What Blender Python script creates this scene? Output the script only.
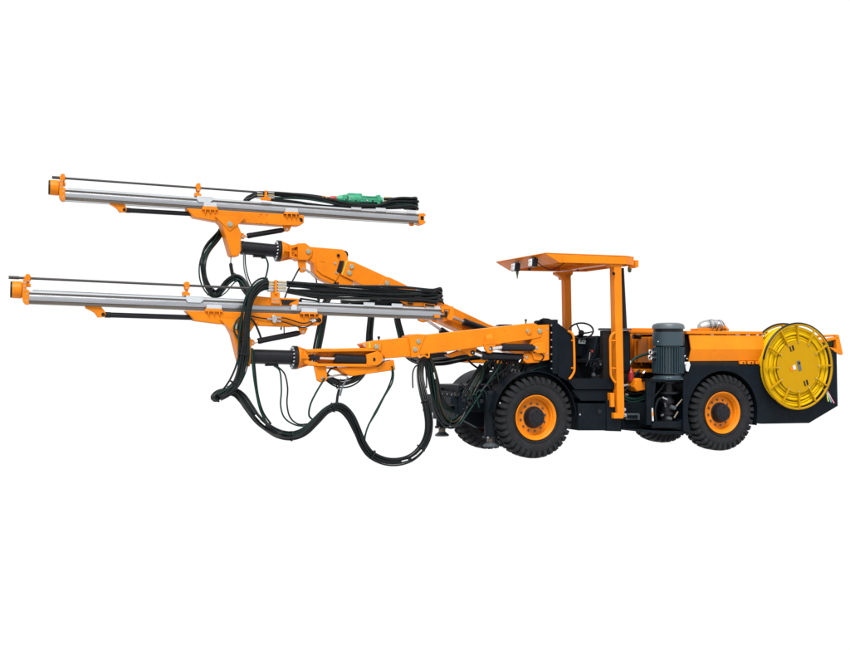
import bpy, bmesh, math, random
from mathutils import Vector, Matrix
random.seed(7)
R = math.radians
scene = bpy.context.scene
for o in list(bpy.data.objects):
    bpy.data.objects.remove(o)

# ---------------------------------------------------------------- camera
# vehicle frame: X runs from the drill end (-) to the reel end (+), Y away from the viewer, Z up, metres
FPX, HX, HY = 1060.0, 425.0, 350.0            # focal length and horizon in photograph pixels
CAM = Vector((-6.55, -13.58, 1.46))
YAW = math.atan2(0.363, 0.931)
FW = Vector((math.sin(YAW), math.cos(YAW), 0)); RT = Vector((math.cos(YAW), -math.sin(YAW), 0))
cd = bpy.data.cameras.new('camera'); cam = bpy.data.objects.new('camera', cd)
scene.collection.objects.link(cam); scene.camera = cam
cam.location = CAM; cam.rotation_euler = (R(90), 0, -YAW)
cd.sensor_width = 36; cd.lens = FPX / 850 * 36; cd.shift_y = 25 / 850
cd.clip_start = 0.1; cd.clip_end = 3000

# ---------------------------------------------------------------- light: even white surround and one soft key
w = bpy.data.worlds.new('World'); scene.world = w; w.use_nodes = True
bg = w.node_tree.nodes['Background']; bg.inputs[0].default_value = (1, 1, 1, 1); bg.inputs[1].default_value = 1.05
sl = bpy.data.lights.new('sun', 'SUN'); sl.energy = 4.6; sl.angle = R(32); sl.color = (1, .97, .93)
sun = bpy.data.objects.new('sun', sl); scene.collection.objects.link(sun)
sun.rotation_euler = Vector((0.30, 0.62, -0.95)).to_track_quat('-Z', 'Y').to_euler()
sun.location = (-3, -6, 9)
vs = scene.view_settings
vs.view_transform = 'Standard'; vs.look = 'None'; vs.exposure = 0; vs.gamma = 1; vs.use_curve_mapping = False

# ---------------------------------------------------------------- helpers
def P(px, py, Y):
    """point of the plane Y=const that was measured at photograph pixel (px,py)"""
    d = FW + RT * ((px - HX) / FPX) + Vector((0, 0, 1)) * ((HY - py) / FPX)
    return CAM + d * ((Y - CAM.y) / d.y)
def mpp(px, py, Y):
    return (P(px, py, Y) - CAM).dot(FW) / FPX

C = scene.collection
WL = {}
def reg(o, parent, wl):
    C.objects.link(o); WL[o.name] = Vector(wl)
    o.parent = parent
    o.location = Vector(wl) - (WL[parent.name] if parent else Vector((0, 0, 0)))
    return o
def E(name, parent, loc):
    o = bpy.data.objects.new(name, None); o.empty_display_size = .1
    return reg(o, parent, loc)

class G:
    def __init__(s): s.v = []; s.f = []
    def add(s, v, f):
        b = len(s.v); s.v += [Vector(p) for p in v]; s.f += [[i + b for i in q] for q in f]; return s
    def box(s, c, sz, M=None):
        c = Vector(c); h = Vector(sz) / 2; v = []
        for x in (-1, 1):
            for y in (-1, 1):
                for z in (-1, 1):
                    p = Vector((x * h.x, y * h.y, z * h.z))
                    v.append(c + (M @ p if M else p))
        return s.add(v, [(0, 1, 3, 2), (4, 6, 7, 5), (0, 4, 5, 1), (2, 3, 7, 6), (0, 2, 6, 4), (1, 5, 7, 3)])
    def b2(s, a, b):
        a = Vector(a); b = Vector(b); return s.box((a + b) / 2, [abs(x) for x in (b - a)])
    def ext(s, pts, vec):
        n = len(pts); vec = Vector(vec)
        v = [Vector(p) for p in pts] + [Vector(p) + vec for p in pts]
        f = [tuple(range(n)), tuple(range(2 * n - 1, n - 1, -1))] + [(i, (i + 1) % n, n + (i + 1) % n, n + i) for i in range(n)]
        return s.add(v, f)
    def plate(s, px, y0, y1):
        return s.ext([P(a, b, y0) for a, b in px], (0, y1 - y0, 0))
    def lathe(s, prof, o, ax, n=32, cap=True):
        o = Vector(o); ax = Vector(ax).normalized(); t = ax.orthogonal().normalized(); q = ax.cross(t)
        v = []; f = []
        for a, r in prof:
            for k in range(n):
                th = 2 * math.pi * k / n
                v.append(o + ax * a + (t * math.cos(th) + q * math.sin(th)) * r)
        for i in range(len(prof) - 1):
            for k in range(n):
                k2 = (k + 1) % n
                f.append((i * n + k, i * n + k2, (i + 1) * n + k2, (i + 1) * n + k))
        if cap:
            f.append(tuple(range(n - 1, -1, -1))); m = (len(prof) - 1) * n; f.append(tuple(range(m, m + n)))
        return s.add(v, f)
    def cyl(s, p0, p1, r0, r1=None, n=20, ch=0.0):
        p0 = Vector(p0); p1 = Vector(p1); L = (p1 - p0).length; r1 = r0 if r1 is None else r1
        pr = [(0, r0), (L, r1)] if not ch else [(0, r0 - ch), (ch, r0), (L - ch, r1), (L, r1 - ch)]
        return s.lathe(pr, p0, p1 - p0, n)
    def tube(s, pts, r, n=8, closed=False):
        pts = [Vector(p) for p in pts]; m = len(pts); v = []; f = []
        tan = []
        for i in range(m):
            a = pts[(i - 1) % m] if closed else pts[max(i - 1, 0)]
            b = pts[(i + 1) % m] if closed else pts[min(i + 1, m - 1)]
            tan.append((b - a).normalized())
        nrm = tan[0].orthogonal().normalized()
        for i in range(m):
            nrm = (nrm - tan[i] * nrm.dot(tan[i])).normalized(); bn = tan[i].cross(nrm)
            rr = r[i] if isinstance(r, (list, tuple)) else r
            for k in range(n):
                th = 2 * math.pi * k / n
                v.append(pts[i] + (nrm * math.cos(th) + bn * math.sin(th)) * rr)
        for i in range(m if closed else m - 1):
            j = (i + 1) % m
            for k in range(n):
                k2 = (k + 1) % n
                f.append((i * n + k, i * n + k2, j * n + k2, j * n + k))
        if not closed:
            f.append(tuple(range(n - 1, -1, -1))); f.append(tuple(range((m - 1) * n, m * n)))
        return s.add(v, f)
    def mesh(s, name, angle=32, origin=None):
        xs = [p.x for p in s.v]; ys = [p.y for p in s.v]; zs = [p.z for p in s.v]
        c = Vector(((min(xs) + max(xs)) / 2, (min(ys) + max(ys)) / 2, (min(zs) + max(zs)) / 2)) if origin is None else Vector(origin)
        me = bpy.data.meshes.new(name); me.from_pydata([p - c for p in s.v], [], s.f)
        bm = bmesh.new(); bm.from_mesh(me); bmesh.ops.recalc_face_normals(bm, faces=bm.faces); bm.to_mesh(me); bm.free()
        me.polygons.foreach_set('use_smooth', [True] * len(me.polygons)); me.set_sharp_from_angle(angle=R(angle)); me.update()
        return me, c
    def build(s, name, mat, parent, bevel=0, angle=32):
        me, c = s.mesh(name, angle); me.materials.append(mat)
        o = bpy.data.objects.new(name, me); reg(o, parent, c)
        if bevel:
            b = o.modifiers.new('bevel', 'BEVEL'); b.width = bevel; b.segments = 2; b.limit_method = 'ANGLE'; b.angle_limit = R(35); b.harden_normals = False
        return o

def smooth(pts, n=10):
    pts = [Vector(p) for p in pts]; q = [pts[0] * 2 - pts[1]] + pts + [pts[-1] * 2 - pts[-2]]; out = []
    for i in range(1, len(q) - 2):
        a, b, c, d = q[i - 1:i + 3]
        for k in range(n):
            t = k / n
            out.append(.5 * (2 * b + (c - a) * t + (2 * a - 5 * b + 4 * c - d) * t * t + (3 * b - a - 3 * c + d) * t ** 3))
    out.append(pts[-1]); return out
def path(px, Y=None):
    return [P(p[0], p[1], p[2] if len(p) > 2 else Y) for p in px]

# ---------------------------------------------------------------- materials
def mat(name, col, rough=.45, metal=0, spec=.5, var=.08, vscale=6, bump=0, bscale=60, dirt=0, dcol=(.12, .10, .08), coat=0, rvar=.12, dscale=3, stretch=None, chips=0):
    m = bpy.data.materials.new(name); m.use_nodes = True; nt = m.node_tree; N = nt.nodes; L = nt.links
    b = N['Principled BSDF']; b.inputs['Metallic'].default_value = metal; b.inputs['Specular IOR Level'].default_value = spec
    b.inputs['Coat Weight'].default_value = coat; b.inputs['Coat Roughness'].default_value = .15
    tc = N.new('ShaderNodeTexCoord')
    gm = N.new('ShaderNodeNewGeometry')
    n1 = N.new('ShaderNodeTexNoise'); n1.inputs['Scale'].default_value = vscale; n1.inputs['Detail'].default_value = 6; n1.inputs['Roughness'].default_value = .65
    POS = gm.outputs['Position']
    if stretch:
        mp_ = N.new('ShaderNodeMapping'); mp_.inputs['Scale'].default_value = stretch; L.new(POS, mp_.inputs['Vector']); POS = mp_.outputs[0]
    L.new(POS, n1.inputs['Vector'])
    mr = N.new('ShaderNodeMapRange'); mr.inputs[1].default_value = .3; mr.inputs[2].default_value = .7
    mr.inputs[3].default_value = 1 - var; mr.inputs[4].default_value = 1 + var; L.new(n1.outputs['Fac'], mr.inputs[0])
    vm = N.new('ShaderNodeVectorMath'); vm.operation = 'SCALE'; vm.inputs[0].default_value = col; L.new(mr.outputs[0], vm.inputs['Scale'])
    out = vm.outputs[0]
    if dirt:
        n2 = N.new('ShaderNodeTexNoise'); n2.inputs['Scale'].default_value = dscale; n2.inputs['Detail'].default_value = 9; n2.inputs['Roughness'].default_value = .72
        L.new(POS, n2.inputs['Vector'])
        r2 = N.new('ShaderNodeMapRange'); r2.inputs[1].default_value = .5; r2.inputs[2].default_value = .78; r2.inputs[3].default_value = 0; r2.inputs[4].default_value = dirt
        L.new(n2.outputs['Fac'], r2.inputs[0])
        mx = N.new('ShaderNodeMix'); mx.data_type = 'RGBA'; L.new(r2.outputs[0], mx.inputs[0]); L.new(out, mx.inputs[6]); mx.inputs[7].default_value = (*dcol, 1)
        out = mx.outputs[2]
    if chips:
        n5 = N.new('ShaderNodeTexNoise'); n5.inputs['Scale'].default_value = 38; n5.inputs['Detail'].default_value = 4; L.new(gm.outputs['Position'], n5.inputs['Vector'])
        r5 = N.new('ShaderNodeMapRange'); r5.inputs[1].default_value = .68; r5.inputs[2].default_value = .74; r5.inputs[3].default_value = 0; r5.inputs[4].default_value = chips; L.new(n5.outputs['Fac'], r5.inputs[0])
        m5 = N.new('ShaderNodeMix'); m5.data_type = 'RGBA'; L.new(r5.outputs[0], m5.inputs[0]); L.new(out, m5.inputs[6]); m5.inputs[7].default_value = (col[0] * .35, col[1] * .28, col[2] * .5 + .003, 1); out = m5.outputs[2]
    L.new(out, b.inputs['Base Color'])
    n3 = N.new('ShaderNodeTexNoise'); n3.inputs['Scale'].default_value = vscale * 3; n3.inputs['Detail'].default_value = 5
    L.new(gm.outputs['Position'], n3.inputs['Vector'])
    r3 = N.new('ShaderNodeMapRange'); r3.inputs[3].default_value = max(rough - rvar, .03); r3.inputs[4].default_value = min(rough + rvar, 1)
    L.new(n3.outputs['Fac'], r3.inputs[0]); L.new(r3.outputs[0], b.inputs['Roughness'])
    if bump:
        n4 = N.new('ShaderNodeTexNoise'); n4.inputs['Scale'].default_value = bscale; n4.inputs['Detail'].default_value = 3
        L.new(gm.outputs['Position'], n4.inputs['Vector'])
        bp = N.new('ShaderNodeBump'); bp.inputs['Strength'].default_value = bump; bp.inputs['Distance'].default_value = .01
        L.new(n4.outputs['Fac'], bp.inputs['Height']); L.new(bp.outputs[0], b.inputs['Normal'])
    return m
ORANGE = mat('orange_paint', (.62, .174, .0040), .40, spec=.14, var=.07, vscale=3, bump=.03, bscale=90, dirt=.5, dcol=(.36, .09, .006), chips=.7, dscale=2.2)
YELLOW = mat('yellow_paint', (.385, .208, .0012), .45, spec=.07, var=.05, dirt=.2, dcol=(.22, .11, .015))
CABLE = mat('yellow_cable', (.56, .345, .0010), .5, spec=.08, var=.10, dirt=.35, dcol=(.36, .20, .004), dscale=7)
BLACK = mat('black_paint', (.0028, .0055, .0090), .5, spec=.09, var=.3, vscale=5, bump=.03, bscale=120, dirt=.5, dcol=(.012, .0135, .015), dscale=2.2)
CYLB = mat('black_cylinder_paint', (.0075, .008, .011), .36, spec=.22, var=.15)
TYRE = mat('tyre_rubber', (.0135, .0142, .0165), .75, spec=.14, var=.25, vscale=9, bump=.12, bscale=70, dirt=.6, dcol=(.030, .029, .028), dscale=5)
HOSE = mat('hose_rubber', (.0035, .0058, .0068), .36, spec=.22, var=.2, vscale=14, dirt=.5, dcol=(.016, .018, .018), dscale=9)
HOSEG = mat('green_striped_hose', (.005, .026, .021), .5, spec=.15, var=.25, vscale=14)
HOSEB = mat('brown_hose', (.030, .022, .008), .5, spec=.2, var=.25, vscale=14)
STEEL = mat('zinc_steel', (.46, .47, .48), .32, metal=1, var=.12, vscale=30)
CHROME = mat('chrome_rod', (.72, .72, .74), .14, metal=1, var=.04)
ROD = mat('dark_drill_steel', (.045, .042, .042), .45, metal=.4, var=.2, vscale=12)
ALU = mat('feed_beam_aluminium', (.37, .39, .42), .30, metal=.85, var=.20, vscale=3, dirt=.7, dcol=(.17, .15, .13), stretch=(.5, 3, 14))
TAUPE = mat('weathered_alloy', (.125, .105, .088), .45, metal=.7, var=.25, vscale=4, stretch=(.5, 3, 9))  # on the beam's lower lip this brown paints in a ground reflection
PAD = mat('grey_white_pad', (.40, .43, .46), .5, var=.06)
MOTOR = mat('motor_grey', (.026, .046, .060), .34, spec=.35, var=.08, dirt=.3, dcol=(.03, .04, .046))
CAP = mat('motor_cap_grey', (.072, .092, .106), .4, spec=.4, var=.06)
GREEN = mat('green_paint', (.032, .27, .15), .45, spec=.4, var=.25, vscale=14, dirt=.4, dcol=(.03, .15, .10), dscale=10)
RED = mat('red_plastic', (.30, .012, .010), .45, var=.1)
WHITE = mat('white_label', (.5, .51, .52), .6, var=.05)
PANEL = mat('brown_black_panel', (.012, .010, .010), .6, spec=.15, var=.2)
GREYB = mat('grey_box', (.05, .06, .07), .5, spec=.3, var=.1)
LENS = mat('lamp_lens', (.70, .74, .78), .15, spec=.6, var=.1, vscale=60)
OLIVE = mat('zinc_chromate', (.36, .36, .26), .35, metal=.7, var=.1)
BRASS = mat('brass_fitting', (.50, .42, .22), .3, metal=.9, var=.15)
GDARK = mat('dark_green_bulb', (.03, .07, .015), .3, var=.2)
STRIP = mat('olive_strip', (.45, .38, .03), .5)
PINK = mat('pink_wire', (.75, .25, .35), .5); CYAN = mat('cyan_wire', (.10, .45, .50), .5); LIME = mat('yellow_wire', (.6, .55, .05), .5)

# ---------------------------------------------------------------- setting
gm = G().add([(-400, -400, 0), (400, -400, 0), (400, 400, 0), (-400, 400, 0)], [(0, 1, 2, 3)])
fl = bpy.data.materials.new('frosted_white_floor'); fl.use_nodes = True  # added floor, translucent so light from below washes out the machine's shadow
N = fl.node_tree.nodes; L = fl.node_tree.links; N.remove(N['Principled BSDF'])
tr = N.new('ShaderNodeBsdfTranslucent'); df = N.new('ShaderNodeBsdfDiffuse'); mx = N.new('ShaderNodeMixShader')
nz = N.new('ShaderNodeTexNoise'); nz.inputs['Scale'].default_value = 3
cr = N.new('ShaderNodeMapRange'); cr.inputs[3].default_value = .965; cr.inputs[4].default_value = .985
L.new(nz.outputs['Fac'], cr.inputs[0])
L.new(cr.outputs[0], tr.inputs[0]); L.new(cr.outputs[0], df.inputs[0]); mx.inputs[0].default_value = .025
L.new(tr.outputs[0], mx.inputs[1]); L.new(df.outputs[0], mx.inputs[2]); L.new(mx.outputs[0], N['Material Output'].inputs[0])
ground = gm.build('ground', fl, None); ground['kind'] = 'structure'

# ---------------------------------------------------------------- the machine
rig = E('drilling_rig', None, (1.2, 0, 0))
rig['label'] = 'orange and black four-wheeled drilling rig with two long booms, canopy and yellow cable reel'
rig['category'] = 'drilling rig'

# shared small hardware
def shared(name, g, material):
    me, _ = g.mesh(name, origin=(0, 0, 0)); me.materials.append(material); return me
BOLT = shared('bolt', G().lathe([(0, .5), (.6, .5), (.7, .42)], (0, 0, 0), (0, -1, 0), 6).lathe([(0, .8), (.12, .8)], (0, 0, 0), (0, -1, 0), 12), STEEL)
BOLTD = shared('bolt', G().lathe([(0, .5), (.6, .5), (.7, .42)], (0, 0, 0), (0, -1, 0), 6).lathe([(0, .8), (.12, .8)], (0, 0, 0), (0, -1, 0), 12), CYLB)
BOLTG = shared('bolt', G().lathe([(0, .5), (.6, .5), (.7, .42)], (0, 0, 0), (0, -1, 0), 6).lathe([(0, .8), (.12, .8)], (0, 0, 0), (0, -1, 0), 12), TAUPE)
PIN = shared('pin', G().lathe([(0, 1), (.22, 1), (.3, .92), (.3, .6), (.42, .56), (.42, .0001)], (0, 0, 0), (0, -1, 0), 20, cap=False), OLIVE)
def inst(me, name, parent, loc, size, ax=(0, -1, 0)):
    o = bpy.data.objects.new(name, me); reg(o, parent, loc)
    o.rotation_mode = 'QUATERNION'; o.rotation_quaternion = Vector((0, -1, 0)).rotation_difference(Vector(ax).normalized())
    o.scale = (size,) * 3; return o
def pin(parent, px, py, Y, r=.035, me=None, name='pin'):
    return inst(me or PIN, name, parent, P(px, py, Y), r)
def boltring(parent, c, ax, rad, n, size, me=None, start=0):
    ax = Vector(ax).normalized(); t = Vector((0, 0, 1)); t = (t - ax * t.dot(ax)).normalized(); q = ax.cross(t)
    for k in range(n):
        th = 2 * math.pi * (k + start) / n
        inst(me or BOLT, 'bolt', parent, Vector(c) + (t * math.cos(th) + q * math.sin(th)) * rad, size, ax)
def ram(parent, rod_px, body0, body1, end, Y, r, rr=None, name='hydraulic_cylinder'):
    """hydraulic ram: chrome rod from rod_px to body0, black barrel body0-body1, eye at end"""
    a, b, c, d = [P(p[0], p[1], p[2] if len(p) > 2 else Y) for p in (rod_px, body0, body1, end)]
    L_ = (c - b).length
    G().lathe([(0, r * .75), (.012, r * 1.06), (.06, r * 1.06), (.065, r), (L_ - .03, r), (L_, r * .85)], b, c - b, 28).build('cylinder_barrel', CYLB, parent)
    G().cyl(a, b + (c - b).normalized() * .02, rr or r * .5, n=16).build('piston_rod', CHROME, parent)
    G().cyl(a + Vector((0, -r * .5, 0)), a + Vector((0, r * .5, 0)), r * .6, n=20, ch=.004).cyl(c - (c - b).normalized() * .01, d, r * .7, n=16).build('cylinder_eye', CYLB, parent)

# ---- wheels
def tyre_mesh():
    g = G(); RO = .53; w = .165
    prof = [(-.10, .30), (-.135, .315), (-.158, .36), (-.166, .42), (-.160, .475), (-.142, .498), (-.10, .514), (0, .52),
            (.10, .514), (.142, .498), (.160, .475), (.166, .42), (.158, .36), (.135, .315), (.10, .30)]
    g.lathe(prof, (0, 0, 0), (0, 1, 0), 96, cap=False)
    # raised sidewall rings
    for sy in (-1, 1):
        for rr in (.335, .445):
            g.tube([Vector((rr * math.cos(t), sy * (.1575 if rr < .4 else .1655), rr * math.sin(t))) for t in [2 * math.pi * k / 72 for k in range(72)]], .005, 6, closed=True)
    n = 35
    for sy in (-1, 1):
        for k in range(n):
            a0 = 2 * math.pi * (k + (.5 if sy > 0 else 0)) / n; da = 2 * math.pi / n
            # block outline: (lateral y, angle offset) from centre to shoulder, then down the sidewall
            rows = [(.010, .553, .04, .56), (.075, .553, .12, .68), (.140, .546, .20, .80), (.176, .518, .22, .82), (.181, .480, .25, .79), (.174, .452, .30, .74)]
            base = [(.010, .52), (.075, .515), (.13, .50), (.15, .49), (.157, .472), (.16, .446)]
            v = []; f = []
            for (y, r, s, e), (yb, rb) in zip(rows, base):
                for ang, yy, rr_ in ((s + .03, y, r), (e - .03, y, r), (e, yb, rb), (s, yb, rb)):
                    t = a0 + da * (ang if True else 0)
                    v.append((rr_ * math.cos(t), sy * yy, rr_ * math.sin(t)))
            m = len(rows)
            for i in range(m - 1):
                for q in range(4):
                    f.append((i * 4 + q, i * 4 + (q + 1) % 4, i * 4 + 4 + (q + 1) % 4, i * 4 + 4 + q))
            f += [(3, 2, 1, 0), (m * 4 - 4, m * 4 - 3, m * 4 - 2, m * 4 - 1)]
            g.add(v, f)
    return shared('tyre', g, TYRE)
TY = tyre_mesh()
RIM = shared('rim', G().lathe([(.10, .30), (-.118, .296), (-.146, .305), (-.150, .298), (-.146, .288), (-.125, .268), (-.105, .262), (-.098, .250), (-.05, .236), (-.045, .20), (-.062, .150), (-.062, .0001)], (0, 0, 0), (0, 1, 0), 64, cap=False), ORANGE)
HUB = shared('hub', G().lathe([(-.05, .150), (-.075, .150), (-.080, .135), (-.135, .132), (-.150, .125), (-.165, .118), (-.172, .105), (-.172, .07), (-.178, .066), (-.178, .0001)], (0, 0, 0), (0, 1, 0), 40, cap=False), CYLB)
RD = .553
def wheel(px_x, far=False, label=None):
    x, y = px_x
    wh = E('wheel', rig, (x, y, 0))
    s = -1 if far else 1
    for me, nm in ((TY, 'tyre'), (RIM, 'rim'), (HUB, 'hub')):
        o = bpy.data.objects.new(nm, me); reg(o, wh, (x, y, RD)); o.rotation_euler = (0, random.uniform(0, 6) if nm == 'tyre' else 0, math.pi if far else 0)
    if not far:
        boltring(wh, (x, y - .052, RD), (0, -1, 0), .185, 12, .022, BOLTG, start=.3)
        boltring(wh, (x, y - .172, RD), (0, -1, 0), .088, 6, .014, BOLTD)
XF = P(537, 419, -.9).x; XR = P(724, 413, -.9).x
YW = -.73
wheel((XF, YW)); wheel((XR, YW)); wheel((XF, .70), True); wheel((XR, .70), True)
for X in (XF, XR):
    G().cyl((X, -.6, RD), (X, .6, RD), .10, n=20).lathe([(-.2, .1), (-.14, .2), (.14, .2), (.2, .1)], (X, 0, RD), (0, 1, 0), 20).build('axle', BLACK, rig)

# ---- chassis
ch = E('chassis', rig, (1.6, 0, .45))
def cbox(name, a, b, m=BLACK, bev=.006, par=None):
    return G().b2(a, b).build(name, m, par or ch, bev)
cbox('frame_beam', (-.95, -.42, .62), (1.30, .42, .98))
cbox('frame_beam', (1.95, -.50, .42), (4.95, .50, .90))
g = G()
for z in (.55, .95): g.cyl((1.28, 0, z), (1.97, 0, z), .15, n=24)
g.cyl((1.62, 0, .45), (1.62, 0, 1.08), .11, n=24)
g.build('centre_hinge', BLACK, ch)
# front fenders (arched sheets)
def fender(x, y0, y1, a0, a1, r=.625, t=.012, name='fender'):
    g = G(); n = 22; pts = []
    for k in range(n + 1):
        a = R(a0 + (a1 - a0) * k / n); pts.append((x + r * math.cos(a), y0, RD + r * math.sin(a)))
    for k in range(n, -1, -1):
        a = R(a0 + (a1 - a0) * k / n); pts.append((x + (r - t) * math.cos(a), y0, RD + (r - t) * math.sin(a)))
    g.ext(pts, (0, y1 - y0, 0))
    # inner rolled lip
    return g.build(name, BLACK, ch, 0.003)
fender(XF, -.86, -.50, -2, 172); fender(XF, .45, .90, -2, 172)
for (px, py) in ((580, 414.5), (500, 403)): inst(BOLT, 'bolt', ch, P(px, py, -.862), .016)
# front frame: cross plates and jacks
cbox('front_plate', (-1.06, -.60, .50), (-.95, .20, .90))
cbox('cross_member', (-1.12, -.60, .74), (-1.05, .30, .84))
cbox('jack_arm', (-1.05, .18, .58), (-.93, .62, .76))
cbox('jack_arm', (-1.02, -.50, .60), (-.90, -.62, .84))
for k in range(5):
    inst(BOLT, 'bolt', ch, (-1.062, -.5 + .16 * k, .86), .016, (-1, 0, 0))
G().plate([(452, 391), (470, 388), (486, 391), (487, 428), (478, 428), (463, 420), (452, 418), (446, 405)], -.28, -.18).build('front_gusset', BLACK, ch, .008)
G().plate([(440, 396), (455, 391), (468, 392), (470, 402), (461, 410), (449, 414), (441, 411)], .1, .22).build('front_gusset', BLACK, ch, .008)
for i, (px, py) in enumerate(((443, 396), (452, 397))):
    c = P(px, py, .15)
    G().lathe([(-.10, .05), (-.02, .05), (-.02, .085), (.03, .085), (.03, .05), (.09, .05), (.09, .075), (.115, .075)], c, (0, 0, 1), 20).build('valve_housing', BLACK, ch, .003)
def jack(px, yt, yb, Y, k=1.0):
    j = E('jack', rig, P(px, yb, Y)); s = mpp(px, yt, Y)
    a = P(px, yt, Y); b = P(px, yb, Y); top, bot = a.z, b.z
    G().cyl((a.x, Y, top), (a.x, Y, bot + .14), .085, n=28, ch=.008).build('jack_barrel', BLACK, j)
    G().box((a.x + .10, Y + .02, (top + bot) / 2 + .1), (.10, .14, (top - bot) * .8)).build('jack_bracket', BLACK, j, .006)
    G().lathe([(0, .088), (0, .105), (.03, .105), (.03, .06)], (a.x, Y, bot + .115), (0, 0, 1), 24).build('jack_collar', CYLB, j)
    G().cyl((a.x, Y, bot + .04), (a.x, Y, bot + .14), .05, n=20).build('jack_rod', TAUPE, j)
    G().lathe([(0, .098), (.018, .105), (.035, .085), (.06, .055)], (a.x, Y, bot), (0, 0, 1), 28).build('jack_foot', GREYB, j)
    G().cyl((a.x, Y, top - .002), (a.x, Y, top + .03), .075, n=24).build('jack_cap', CYLB, j)
    for k in (-1, 1): inst(BOLT, 'bolt', j, (a.x + .08 * k, Y - .09, bot + .13), .016)
jack(490.5, 393, 446.5, -.62)
jack(442, 389, 436, .62)
# cab floor, step and side tank
cab = E('operator_station', rig, P(590, 400, -.8))
def cplate(name, px, y0, y1, m=BLACK, par=None, bev=.006):
    return G().plate(px, y0, y1).build(name, m, par or cab, bev)
cplate('sill', [(567, 379), (620, 379), (620, 389.5), (575, 389.5)], -.80, .70)
cplate('step_panel', [(572, 390), (620, 390), (620, 401), (581, 401)], -.77, .66, BLACK)
cplate('far_wall', [(548, 340), (588, 340), (588, 377), (548, 377)], .60, .64)
cplate('far_wall', [(588.5, 338), (624, 338), (624, 377), (588.5, 377)], .50, .54)
cplate('side_tank', [(578, 403.5), (606, 403.5), (606, 430.5), (578, 430.5)], -.80, .60)
cplate('side_tank', [(606.6, 400), (621.5, 400), (621.5, 431.5), (606.6, 431)], -.815, .50)
G().lathe([(0, .035), (.012, .035), (.012, .025), (.02, .02), (.02, .0001)], P(599, 411.5, -.803), (0, -1, 0), 20, cap=False).build('tank_cap', CYLB, cab)
for px, py in ((609, 404), (609, 428), (619, 404), (619, 428)): inst(BOLTD, 'bolt', cab, P(px, py, -.816), .014)
# front guard panel and swing plates
cplate('guard_panel', [(558, 323), (572.5, 334), (574, 372), (567, 381), (558, 376)], -.80, -.755)
cplate('guard_panel', [(562, 328), (572.5, 334), (573, 360), (562, 356)], -.75, -.0, BLACK)
mp = E('mounting_plate', rig, P(555, 372, -.78))
cplate('plate', [(552.5, 319.5), (558, 319.5), (558, 374), (552.5, 374)], -.82, -.30, BLACK, mp)
cplate('plate', [(552.5, 327), (558, 327), (558, 374), (552.5, 374)], .25, .86, BLACK, mp)
for k in range(7):
    p = P(551.6, 325.5 + k * 7.2, -.80); inst(BOLT, 'bolt', mp, p, .02, (-1, 0, 0))
cplate('plate', [(537, 321), (551, 320.5), (551, 323.5), (537, 324.5)], -.5, -.40, BLACK, mp)
# column under the boom mount
cbox('boom_pedestal', (-.15, -.70, .98), (.42, .72, 1.14))
cbox('boom_pedestal', (.12, -.66, 1.13), (.40, .70, 1.32))

# ---- grab rails
def rail(px, Y, r=.016, inner=None):
    g = G().tube(smooth(path(px, Y), 6), r, 12)
    return g.build('grab_rail', ORANGE, cab)
rail([(568.3, 331), (571.5, 333), (573.4, 337), (574, 345), (574.4, 368), (573.4, 373), (571, 377), (569, 379)], -.82)
r_ = [(615, 332.5), (612, 334.5), (610.3, 338.5), (610.2, 346), (610.6, 371), (611.2, 376), (613.2, 380), (615.5, 382.5)]
rail(r_, -.86)
for y in (340.5, 368):
    G().cyl(P(610.3, y, -.86), P(616, y + .3, -.86), .010, n=10).build('rail_stay', ORANGE, cab)
    G().cyl(P(573.6, y, -.82), P(571, y, -.79), .010, n=10).build('rail_stay', ORANGE, cab)

# ---- steering, dashboard, seat, cabinets
c = P(581.2, 330.8, -.25); ax = (Vector((-.34, -.58, .74))).normalized()
t = ax.orthogonal().normalized(); q = ax.cross(t)
sw = E('steering_wheel', rig, c)
G().tube([c + (t * math.cos(a) + q * math.sin(a)) * .17 for a in [2 * math.pi * k / 40 for k in range(40)]], .013, 10, closed=True).build('steering_rim', CYLB, sw)
for k in range(3):
    a = R(35 + 120 * k); d = t * math.cos(a) + q * math.sin(a)
    G().tube([c - ax * .045 + d * .02, c - ax * .03 + d * .09, c + d * .168], [.014, .011, .009], 8).build('steering_spoke', CYLB, sw)
G().cyl(c - ax * .07, c - ax * .015, .04, n=18, ch=.006).build('steering_hub', CYLB, sw)
G().cyl(c - ax * .40, c - ax * .06, .028, n=14).build('steering_column', CYLB, sw)
cplate('dashboard', [(575.5, 335.5), (601, 336), (599, 352), (592, 357), (576, 356)], -.15, .35, BLACK)
cplate('dash_face', [(579, 339.5), (593.5, 341), (593, 344.5), (579, 343.5)], -.175, -.15, PAD, bev=.002)
for k in range(5):
    G().cyl(P(581 + 2.7 * k, 341.3 + .22 * k, -.184), P(581 + 2.7 * k, 341.3 + .22 * k, -.174), .013, n=14).build('gauge', CYLB, cab)
cplate('pedestal', [(577, 355), (592, 356), (592, 379), (578, 379)], -.10, .30, BLACK)
cplate('seat_back', [(596, 337), (599, 335.5), (602, 337), (600, 352), (595, 360), (591, 360.5), (593.5, 352)], -.45, .0, BLACK, bev=.02)
cplate('seat_cushion', [(588, 359), (603, 358), (604, 363), (588.5, 364)], -.45, .0, BLACK, bev=.02)
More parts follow.
